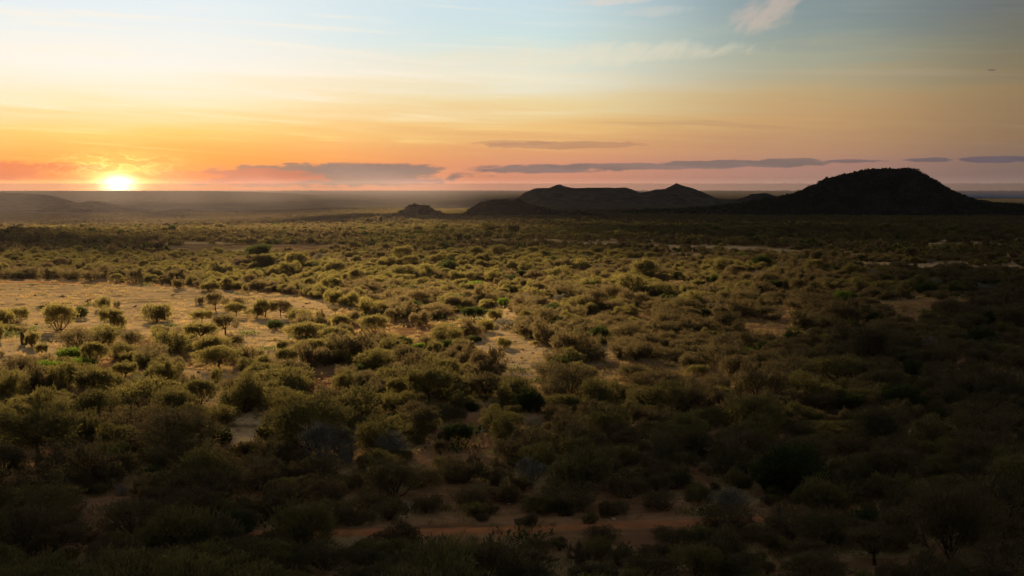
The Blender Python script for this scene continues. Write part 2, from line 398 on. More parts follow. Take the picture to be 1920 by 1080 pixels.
# ------------------------------------------------------------------ ground
def radii(n, r0, r1): return r0 * (r1 / r0) ** (np.arange(n) / (n - 1.0))
def build_ground():
    rs = np.concatenate([[0.5, 5, 15, 28], radii(560, 40, 1200)[:-1], radii(200, 1200, 26000)])
    az1 = np.arange(-30, 30.01, 0.085); az2 = np.arange(33, 327.1, 3.0)
    a = np.radians(np.concatenate([az1, az2]))
    RRm, A = np.meshgrid(rs, a, indexing='ij')
    x = RRm * np.sin(A); y = RRm * np.cos(A)
    z = ground_z(x, y)
    V = np.stack([x, y, z], -1).reshape(-1, 3)
    me = mesh_np('ground', V, grid_faces(len(rs), len(a), True)[:, ::-1], [M['ground']], smooth=True)
    xf, yf = x.ravel(), y.ravel()
    b = bare_mask(xf, yf).astype(float).reshape(x.shape)
    nat = sst(fbm(xf / 14, yf / 14, 41), 0.56, 0.68).reshape(x.shape)
    b = np.maximum(b, nat * 0.9)
    b[1:-1, 1:-1] = (b[1:-1, 1:-1] * 2 + b[:-2, 1:-1] + b[2:, 1:-1] + b[1:-1, :-2] + b[1:-1, 2:]) / 6
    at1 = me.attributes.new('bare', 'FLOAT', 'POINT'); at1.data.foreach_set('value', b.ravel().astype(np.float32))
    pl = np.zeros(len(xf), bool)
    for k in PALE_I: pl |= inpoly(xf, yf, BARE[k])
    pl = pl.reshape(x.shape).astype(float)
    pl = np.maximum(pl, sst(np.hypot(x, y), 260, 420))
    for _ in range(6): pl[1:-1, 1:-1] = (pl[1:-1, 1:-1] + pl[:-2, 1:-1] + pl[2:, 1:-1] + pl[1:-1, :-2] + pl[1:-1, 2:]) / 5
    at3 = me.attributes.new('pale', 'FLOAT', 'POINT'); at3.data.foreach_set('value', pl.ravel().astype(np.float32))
    fr = sst(np.hypot(x, y), 3000, 4200)
    at2 = me.attributes.new('far', 'FLOAT', 'POINT'); at2.data.foreach_set('value', fr.ravel().astype(np.float32))
    o = obj('ground', me); tag(o, 'dry sandy plain with bare patches between the bushes', None, None, 'structure')
build_ground()

# ------------------------------------------------------------------ hills
HILLS = {}
def crest_fn(pts):
    xs = [p[0] for p in pts]; ys = [p[1] for p in pts]
    return lambda px: np.interp(px, xs, ys)
def hill(name, label, D, pts, depth, rough, seed, power=1.3, skirt=6.0, nu=260, nv=70):
    px = np.linspace(pts[0][0], pts[-1][0], nu)
    cy_ = crest_fn(pts)(px)
    v = np.linspace(-1, 1, nv)
    PX, VV = np.meshgrid(px, v, indexing='ij')
    # direction of every column, crest height at ground distance D
    d = np.array([pdir(p, yy) for p, yy in zip(px, cy_)])
    hor = np.hypot(d[:, 0], d[:, 1]); dirx = d[:, 0] / hor; diry = d[:, 1] / hor; zc = HC + D * d[:, 2] / hor
    edge = np.minimum(np.arange(nu), np.arange(nu)[::-1]) / (nu * 0.12); edge = np.clip(edge, 0, 1)[:, None]
    dist = D + VV * depth + (fbm(PX / 40.0, VV * 2, seed) - 0.5) * depth * 0.25
    x = dirx[:, None] * dist; y = diry[:, None] * dist
    gz = ground_z(x, y)
    sh = np.clip(1 - np.abs(VV) ** power, 0, 1); sh = sh * sh * (3 - 2 * sh) * 0.6 + sh * 0.4
    h = np.maximum(0, zc[:, None] - gz)
    nz = (fbm(x / (depth * 0.18), y / (depth * 0.18), seed + 5, 5) - 0.5) * 2
    rid = 1 - np.abs(2 * fbm(x / (depth * 0.30), y / (depth * 0.5), seed + 9, 4) - 1) * 1.6
    mid = np.clip(sh * (1 - sh) * 4, 0, 1)
    hh = h * sh + nz * rough * (0.25 + 0.75 * mid) * np.clip(h / 10.0, 0, 1) * (0.25 + sh) + (rid - 0.7) * rough * mid * np.clip(h / 20, 0, 1)
    z = gz + hh - skirt * (1 - np.clip(sh * 8, 0, 1)) - 0.5 * (1 - edge) * skirt
    V = np.stack([x, y, z], -1).reshape(-1, 3)
    me = mesh_np(name, V, grid_faces(nu, nv), [M['hill_haze_pale' if 'range' in label and 'between' not in label else 'hill_dark' if ('rocky hill' in label or 'flat topped hill' in label and 'between' not in label) else 'hill']], smooth=True)
    me.update()
    o = obj(name, me); tag(o, label, None, None, 'structure')
    HILLS[label] = (x, y, z, sh, hh)
    return o
hill('hill', 'large dark flat topped hill rising at the plain edge', 3300,
     [(1020, 403), (1120, 399), (1250, 394), (1340, 388), (1390, 381), (1430, 374), (1470, 366), (1500, 359), (1513, 350), (1530, 345), (1545, 335), (1560, 333), (1580, 328), (1600, 323), (1625, 317), (1640, 316), (1668, 315), (1688, 316), (1694, 313.5), (1704, 315), (1716, 318), (1728, 324), (1745, 333), (1762, 343), (1780, 354), (1800, 364), (1830, 374), (1860, 380), (1920, 386), (2050, 394), (2120, 400)], 420, 9, 1, 1.2)
hill('hill', 'twin peaked dark mountain range behind the plain', 6500,
     [(930, 392), (962, 377), (985, 361), (1003, 354), (1030, 352), (1042, 347), (1050, 345.5), (1060, 350), (1078, 352.5), (1105, 352), (1140, 352), (1172, 351.5), (1186, 356), (1200, 362), (1216, 359), (1228, 355), (1246, 354), (1258, 349), (1268, 343.5), (1278, 348), (1300, 354), (1320, 362), (1340, 371), (1370, 378), (1400, 384), (1450, 392)], 700, 16, 2, 1.2)
hill('hill', 'low broken hills between the mountain range and the flat topped hill', 7200,
     [(1350, 392), (1372, 381), (1385, 374), (1395, 370), (1408, 365), (1420, 363), (1436, 361.5), (1448, 366), (1470, 372), (1520, 384), (1560, 392)], 500, 14, 3, 1.2, nu=160)
hill('hill', 'small pointed rocky hill on the plain', 2500,
     [(700, 413), (730, 406), (750, 399), (762, 390), (771, 385), (778, 382), (787, 386), (797, 385), (806, 389), (818, 395), (832, 402), (860, 408), (895, 413)], 90, 4, 4, 1.2, nu=160)
hill('hill', 'rounded rocky hill beside the pointed one', 2600,
     [(850, 410), (866, 402), (878, 392), (890, 385), (900, 380), (912, 377.5), (926, 375), (936, 376), (946, 374), (962, 377), (970, 373.5), (979, 375), (988, 381), (1004, 385), (1024, 390), (1044, 395), (1070, 398), (1085, 395), (1100, 400), (1140, 406), (1170, 410)], 110, 5, 5, 1.2, nu=220)
hill('hill', 'broad hazy upland along the horizon', 11000,
     [(-500, 358), (-200, 357.6), (100, 358), (380, 358.4), (480, 360), (560, 364), (640, 370), (720, 378), (790, 386), (840, 392), (880, 398)], 2600, 8, 6, 1.6, skirt=20)
hill('hill', 'hazy shoulder of land at the left of the sun', 6500,
     [(-500, 360), (-200, 360), (-50, 361), (40, 362), (80, 364), (105, 369), (130, 376), (155, 384), (180, 391), (230, 398)], 1200, 8, 7, 1.4, skirt=12)
hill('hill', 'low wooded hazy ridge below the sun', 4800,
     [(40, 402), (80, 392), (105, 384), (130, 380), (155, 379), (166, 376), (185, 376.5), (200, 380), (220, 384), (245, 389), (280, 394), (330, 399), (400, 405)], 380, 7, 8, 1.2)
hill('hill', 'low rounded hazy knoll right of the wooded ridge', 4400,
     [(270, 405), (295, 398), (315, 394), (335, 391.5), (352, 391), (370, 394), (395, 398), (430, 402), (470, 407)], 300, 4, 9, 1.2)

# ------------------------------------------------------------------ distant dark blue water at the right
def water():
    m, q = mat('dark_blue_water')
    b = q.n('ShaderNodeBsdfPrincipled'); b.inputs['Base Color'].default_value = (0.004, 0.03, 0.10, 1); b.inputs['Roughness'].default_value = 0.9
    b.inputs['Specular IOR Level'].default_value = 0.0
    finish(q, b.outputs[0])
    a = np.radians(np.linspace(15.5, 40, 60)); rs = radii(40, 9000, 25900)
    Rm, A = np.meshgrid(rs, a, indexing='ij')
    V = np.stack([Rm * np.sin(A), Rm * np.cos(A), np.full(Rm.shape, -48.8)], -1).reshape(-1, 3)
    o = obj('water', mesh_np('water', V, grid_faces(40, 60)[:, ::-1], [m])); tag(o, 'dark blue water below the horizon at the far right', None, None, 'structure')
water()

# ------------------------------------------------------------------ haze
def haze():
    m, q = mat('haze')
    pv = q.n('ShaderNodeVolumePrincipled')
    pv.inputs['Color'].default_value = (0.052, 0.048, 0.058, 1); pv.inputs['Density'].default_value = HAZE_D; pv.inputs['Anisotropy'].default_value = 0.6
    o_ = q.n('ShaderNodeOutputMaterial'); q.put(o_.inputs['Volume'], pv.outputs[0])
    s = 27000.0; z0, z1 = -90.0, 86.0
    V = [(-s, -s, z0), (s, -s, z0), (s, s, z0), (-s, s, z0), (-s, -s, z1), (s, -s, z1), (s, s, z1), (-s, s, z1)]
    Fc = np.array([(0, 3, 2, 1), (4, 5, 6, 7), (0, 1, 5, 4), (1, 2, 6, 5), (2, 3, 7, 6), (3, 0, 4, 7)])
    o = obj('haze', mesh_np('haze', V, Fc, [m])); tag(o, 'thin evening haze over the plain', None, None, 'stuff')
haze()

# ------------------------------------------------------------------ added clouds, out of view, put there to shade parts of the plain
def ico(sub):
    import bmesh
    bm = bmesh.new(); bmesh.ops.create_icosphere(bm, subdivisions=sub, radius=1.0)
    V = np.array([v.co[:] for v in bm.verts]); Fc = np.array([[v.index for v in f.verts] for f in bm.faces]); bm.free()
    return V, Fc
SUNV = np.array([math.sin(R(SUN_AZ)) * math.cos(R(SUN_EL)), math.cos(R(SUN_AZ)) * math.cos(R(SUN_EL)), math.sin(R(SUN_EL))])
def added_shade_cloud(label, poly, d, step, seed, holes=0.0, zref=0.0, keep=1.0, sub=2):  # unseen puffs set towards the sun so their shadow fills poly
    rng = np.random.default_rng(seed)
    m = bpy.data.materials.get('added_shade_cloud')
    if m is None:
        m, q = mat('added_shade_cloud'); b = q.n('ShaderNodeBsdfDiffuse'); b.inputs[0].default_value = (0.75, 0.74, 0.74, 1); finish(q, b.outputs[0])
    xs = [p[0] for p in poly]; ys = [p[1] for p in poly]
    gx, gy = np.meshgrid(np.arange(min(xs), max(xs), step), np.arange(min(ys), max(ys), step))
    gx = gx.ravel() + rng.uniform(-.3, .3, gx.size) * step; gy = gy.ravel() + rng.uniform(-.3, .3, gy.size) * step
    k = inpoly(gx, gy, poly) & (fbm(gx / (step * 3.5), gy / (step * 3.5), seed) > holes) & (rng.random(gx.size) < keep)
    gx, gy = gx[k], gy[k]
    IV, IF = ico(sub); Vs = []; Fs = []
    for i, (x, y) in enumerate(zip(gx, gy)):
        r = step * rng.uniform(0.75, 1.15)
        v = IV * (1 + 0.18 * np.sin(IV[:, [0]] * 5 + i) * np.cos(IV[:, [1]] * 4 + i * 2)) * np.array([r, r, r * 0.38])
        c0 = np.array([x, y, zref]) + SUNV * d + np.array([0, 0, rng.uniform(-.12, .12) * step])
        Vs.append(v + c0); Fs.append(IF + i * len(IV))
    o = obj('added_shade_cloud', mesh_np('added_shade_cloud', np.concatenate(Vs), np.concatenate(Fs), [m], smooth=True))
    tag(o, label, None, None, 'structure')
def W2(px, py): return at(px, py)[:2]
added_shade_cloud('added low clouds out of view, shading the near scrub',
      [W2(-500, 965), W2(100, 960), W2(500, 930), W2(850, 880), W2(1180, 800), W2(1430, 695), W2(1720, 600), W2(2080, 520), W2(2500, 470), (520, 200), (520, -200), (-260, -200), (-140, 60)], 2900, 28, 1, 0.10)
added_shade_cloud('added high clouds out of view, shading the far right of the plain',
      [W2(2300, 590), W2(1640, 590), W2(1480, 545), W2(1400, 500), W2(1340, 460), W2(1240, 434), W2(1220, 420), (170, 1500), (560, 1750), (950, 1700), (1500, 800)], 9600, 60, 2, 0.30, -20, 0.60, 1)
added_shade_cloud('added high clouds out of view, shading the flat topped hill and its foot', [(40, 2350), (150, 1350), (560, 1300), (900, 1250), (2000, 1300), (2900, 2000), (2900, 4900), (100, 4900), (-20, 3200)], 11000, 110, 7, 0.08, -30)
added_shade_cloud('added broken clouds out of view, dimming the middle of the far plain', [(-480, 1150), (140, 1100), (150, 2350), (-480, 2350)], 9600, 60, 8, 0.2, -20, 0.42, 1)
added_shade_cloud('added thin broken clouds out of view, dimming the middle of the plain', [(-110, 480), (230, 480), (500, 1120), (-420, 1150)], 9600, 60, 9, 0.2, -5, 0.20, 1)
added_shade_cloud('added broken clouds out of view, dimming the left far side of the plain', [W2(-500, 432), W2(430, 432), W2(560, 420), (-480, 1400), (-480, 7600), (-4500, 7600), (-1600, 2000)], 16000, 95, 6, 0.2, -40, 0.22, 1)
added_shade_cloud('added small clouds out of view, shading the scrub on the left',
      [W2(-500, 522), W2(60, 520), W2(300, 505), W2(470, 478), W2(560, 455), W2(480, 438), W2(200, 435), W2(-500, 435)], 6500, 36, 3, 0.2, 0, 0.27, 1)

# ------------------------------------------------------------------ plants
added_shade_cloud('added high clouds out of view, shading the two small rocky hills', [(-340, 2250), (-340, 3100), (450, 3100), (450, 2250)], 9600, 90, 4, 0.10, -30)  # shade casters added above the view, not plants
added_shade_cloud('added very high clouds out of view, shading the twin peaked range', [(-150, 4600), (-150, 8300), (2300, 8300), (2300, 4600)], 16000, 230, 5, 0.12, -40)  # added out of view to keep the sun off the range
def norm(v): return v / np.maximum(1e-9, np.linalg.norm(v, axis=-1, keepdims=True))
def noise3(p, s, seed):
    return (vnoise(p[:, 0] * s + 7.3, p[:, 1] * s, seed) + vnoise(p[:, 1] * s, p[:, 2] * s + 3.1, seed + 1) + vnoise(p[:, 2] * s, p[:, 0] * s, seed + 2)) / 3
def tubes(segs, sides=4):
    """segs: list of (p0, p1, r0, r1)"""
    Vs = []; Fs = []; n = 0
    ang = np.arange(sides) * 2 * math.pi / sides
    for p0, p1, r0, r1 in segs:
        p0 = np.array(p0); p1 = np.array(p1); a = p1 - p0; a = a / (np.linalg.norm(a) + 1e-9)
        u = np.cross(a, [0.3, 0.9, 0.2]); u /= np.linalg.norm(u) + 1e-9; w = np.cross(a, u)
        ring = np.cos(ang)[:, None] * u + np.sin(ang)[:, None] * w
        Vs += [p0 + ring * r0, p1 + ring * r1]
        for i in range(sides):
            j = (i + 1) % sides; Fs.append((n + i, n + j, n + sides + j, n + sides + i))
        n += 2 * sides
    return np.concatenate(Vs), np.array(Fs)
def branches(rng, base_pts, tips, levels, r0, bend=0.12):
    """limbs from base points towards tips, curved, each forking"""
    segs = []; ends = []
    for b, t in zip(base_pts, tips):
        b = np.array(b, float); t = np.array(t, float); L = np.linalg.norm(t - b); p = b; r = r0
        n = 4; side = rng.normal(0, 1, 3) * L * bend
        for i in range(1, n + 1):
            s = i / n; q = b + (t - b) * s + side * math.sin(math.pi * s) + rng.normal(0, 0.02, 3) * L
            rr = r0 * (1 - 0.72 * s); segs.append((p, q, r, rr)); 
            if levels > 0 and i >= 2:
                for _ in range(2):
                    d = norm(((t - b) / L + rng.normal(0, 0.55, 3))[None])[0]; d[2] = abs(d[2]) * 0.8
                    e = q + d * L * rng.uniform(0.25, 0.5)
                    segs.append((q, e, rr * 0.6, rr * 0.2)); ends.append(e)
            p, r = q, rr
        ends.append(t)
    return segs, ends
def blades(rng, P, axis, L, Wd):
    n = len(P); side = norm(np.cross(axis, norm(rng.normal(0, 1, (n, 3)))))
    L = L[:, None]; Wd = Wd[:, None]
    a = P - axis * L * 0.5; b = P + side * Wd * 0.5; cc = P + axis * L * 0.5; d = P - side * Wd * 0.5
    V = np.stack([a, b, cc, d], 1).reshape(-1, 3)
    return V, np.arange(n * 4).reshape(-1, 4)
def crown(seed, n, kind, L, Wd, gap=0.40):
    rng = np.random.default_rng(seed)
    K = 16; lc = norm(rng.normal(0, 1, (K, 3)) * [1, 1, .7] + [0, 0, .25]); la = rng.uniform(0.08, 0.42, K)
    P = []; out = []; tot = 0
    while tot < n:
        d = norm(rng.normal(0, 1, (n * 3, 3)))
        if kind == 'shrub':
            k = d[:, 2] > -0.60
        elif kind == 'spread':
            k = d[:, 2] > -0.60
        else:
            k = d[:, 2] > -0.55
        d = d[k]
        dots = d @ lc.T
        Rr = 0.66 + np.max(la * np.exp((dots - 1) / 0.07), axis=1) + 0.10 * (vnoise(d[:, 0] * 6 + seed, d[:, 1] * 6 + d[:, 2] * 5, seed) - .5)
        u = 1 - 0.62 * rng.random(len(d)) ** 1.7
        p = d * (Rr * u)[:, None]
        ng = noise3(p, 3.2, seed + 3) * 0.6 + noise3(p, 8.0, seed + 8) * 0.4
        keep = ng > gap + rng.normal(0, 0.04, len(p))
        p = p[keep]; d = d[keep]; P.append(p); out.append(d); tot += len(p)
    p = np.concatenate(P)[:n]; d = np.concatenate(out)[:n]
    # sprays: rows of leaves along shoots that stick out of the crown
    ns = n // 22; si = rng.choice(n, ns); t = np.arange(9) / 9.0
    sd = norm(d[si] + rng.normal(0, 0.35, (ns, 3)) + [0, 0, 0.25]); ln = rng.uniform(0.08, 0.26, ns)
    sp_ = (p[si][:, None, :] + sd[:, None, :] * (ln[:, None] * t)[:, :, None] + rng.normal(0, 0.012, (ns, 9, 3))).reshape(-1, 3)
    p = np.concatenate([p + rng.normal(0, 0.02, p.shape), sp_]); d = np.concatenate([d, np.repeat(sd, 9, 0)])
    clump = noise3(p, 4.5, seed + 20)
    if kind == 'shrub':
        z = p[:, 2]; pinch = np.where(z < 0.1, np.clip(1 - (0.1 - z) * 0.6, 0.5, 1), 1)
        p = np.stack([p[:, 0] * pinch, p[:, 1] * pinch, np.where(z > 0, z * 0.82, z * 1.05) + 0.50], 1); org = np.array([0, 0, 0.1])
    elif kind == 'spread':
        z = p[:, 2]
        p = np.stack([p[:, 0] * 1.05, p[:, 1] * 1.05, np.where(z > 0, z * 0.55, z * 0.90) + 0.60], 1); org = np.array([0, 0, 0.0])
    else:  # tree: flat lens-shaped crown on a visible trunk
        z = p[:, 2]
        p = np.stack([p[:, 0], p[:, 1], np.where(z > 0, z * 0.60, z * 1.1) + 0.86], 1); org = np.array([0, 0, 0.4])
    ax = norm(norm(p - org) * 0.9 + rng.normal(0, 0.45, p.shape) + [0, 0, 0.25])
    n = len(p)
    V, Fc = blades(rng, p, ax, L * rng.uniform(0.6, 1.5, n), Wd * rng.uniform(0.6, 1.4, n))
    var = np.clip(0.5 + (clump - 0.5) * 2.2 + rng.normal(0, 0.16, n), 0, 1)
    return V, Fc, np.repeat(var, 4), p
def multi_crown(seed, n, L, Wd, gap):
    rg = np.random.default_rng(seed + 77); Vs = []; Fs = []; vs = []; ps = []; n0 = 0; m = int(rg.integers(3, 6)); a0 = rg.uniform(0, 6.28)
    for b in range(m):
        sc_ = rg.uniform(0.42, 0.70); V, Fc, var, p = crown(seed * 7 + b, int(n / m), 'shrub' if b % 2 else 'spread', L / sc_, Wd / sc_, gap)
        a = a0 + b * 6.28 / m + rg.uniform(-.4, .4); rr = rg.uniform(0.35, 0.62)
        sv = np.array([sc_, sc_, sc_ * rg.uniform(0.8, 1.35)]); off = np.array([math.cos(a) * rr, math.sin(a) * rr, 0])
        Vs.append(V * sv + off); ps.append(p * sv + off); Fs.append(Fc + n0); vs.append(var); n0 += len(V)
    return np.concatenate(Vs), np.concatenate(Fs), np.concatenate(vs), np.concatenate(ps)
def set_var(me, var):
    a = me.attributes.new('leafvar', 'FLOAT', 'POINT'); a.data.foreach_set('value', var.astype(np.float32))
def plant(kind, leafmat, seed, n, L, Wd, gap=0.40, barkmat='bark', stems=True):
    V, Fc, var, p = multi_crown(seed, n, L, Wd, gap) if kind == 'multi' else crown(seed, n, kind, L, Wd, gap)
    # bring every crown to the same width and height
    ctr = np.array([np.mean(np.percentile(p[:, 0], [3, 97])), np.mean(np.percentile(p[:, 1], [3, 97])), 0])
    V = V - ctr; p = p - ctr
    k = np.array([1.04 / np.percentile(np.hypot(p[:, 0], p[:, 1]), 95)] * 2 + [(1.55 if kind == 'tree' else 1.15) / np.percentile(p[:, 2], 99)])
    V = V * k; p = p * k
    me = mesh_np('foliage', V, Fc, [M[leafmat]]); set_var(me, var)
    if not stems: return me, None
    rng = np.random.default_rng(seed + 500); idx = rng.choice(len(p), 400)
    tips = p[idx]
    if kind == 'tree':
        nt = rng.integers(1, 3); segs = []; 
        lean = rng.normal(0, 0.07, 2)
        fork = np.array([lean[0], lean[1], rng.uniform(0.38, 0.52)])
        segs.append(((0, 0, -0.08), (lean[0] * .5, lean[1] * .5, fork[2] * .5), 0.075, 0.058)); segs.append(((lean[0] * .5, lean[1] * .5, fork[2] * .5), fork, 0.058, 0.05))
        hi = tips[tips[:, 2] > 0.95][:6 + nt * 2]
        s2, e2 = branches(rng, [fork] * len(hi), hi, 1, 0.034, 0.10); segs += s2
    else:
        hi = tips[tips[:, 2] > 0.45][:11]
        bases = [(rng.normal(0, .05), rng.normal(0, .05), -0.05) for _ in hi]
        segs, e2 = branches(rng, bases, hi * 0.97, 1, 0.026, 0.10)
    sv, sf = tubes(segs)
    sm = mesh_np('stem', sv, sf, [M[barkmat]])
    return me, sm
NEAR = {'olive': [], 'dull': [], 'dark': [], 'bright': [], 'silver': [], 'tree_olive': [], 'tree_dull': [], 'tree_dark': []}
KD = ['multi', 'shrub', 'multi', 'spread', 'multi', 'shrub', 'multi']
for i in range(7): NEAR['olive'].append(plant(KD[i], 'olive', 10 + i, 7800, 0.075, 0.017, 0.43))
for i in range(7): NEAR['dull'].append(plant(KD[i], 'dull', 30 + i, 6000, 0.080, 0.014, 0.45))
for i in range(3): NEAR['dark'].append(plant(KD[i], 'dark', 50 + i, 8000, 0.06, 0.030, 0.38))
for i in range(2): NEAR['bright'].append(plant('shrub', 'bright', 60 + i, 7500, 0.06, 0.030, 0.38))
for i in range(3): NEAR['silver'].append(plant(KD[i], 'silver', 70 + i, 3000, 0.07, 0.014, 0.45, 'paletwig'))
for i in range(3): NEAR['tree_olive'].append(plant('tree', 'olive', 80 + i, 7500, 0.075, 0.020, 0.42))
for i in range(3): NEAR['tree_dull'].append(plant('tree', 'dull', 90 + i, 6500, 0.075, 0.018, 0.42))
for i in range(1): NEAR['tree_dark'].append(plant('tree', 'dark', 96 + i, 8000, 0.065, 0.026, 0.38))

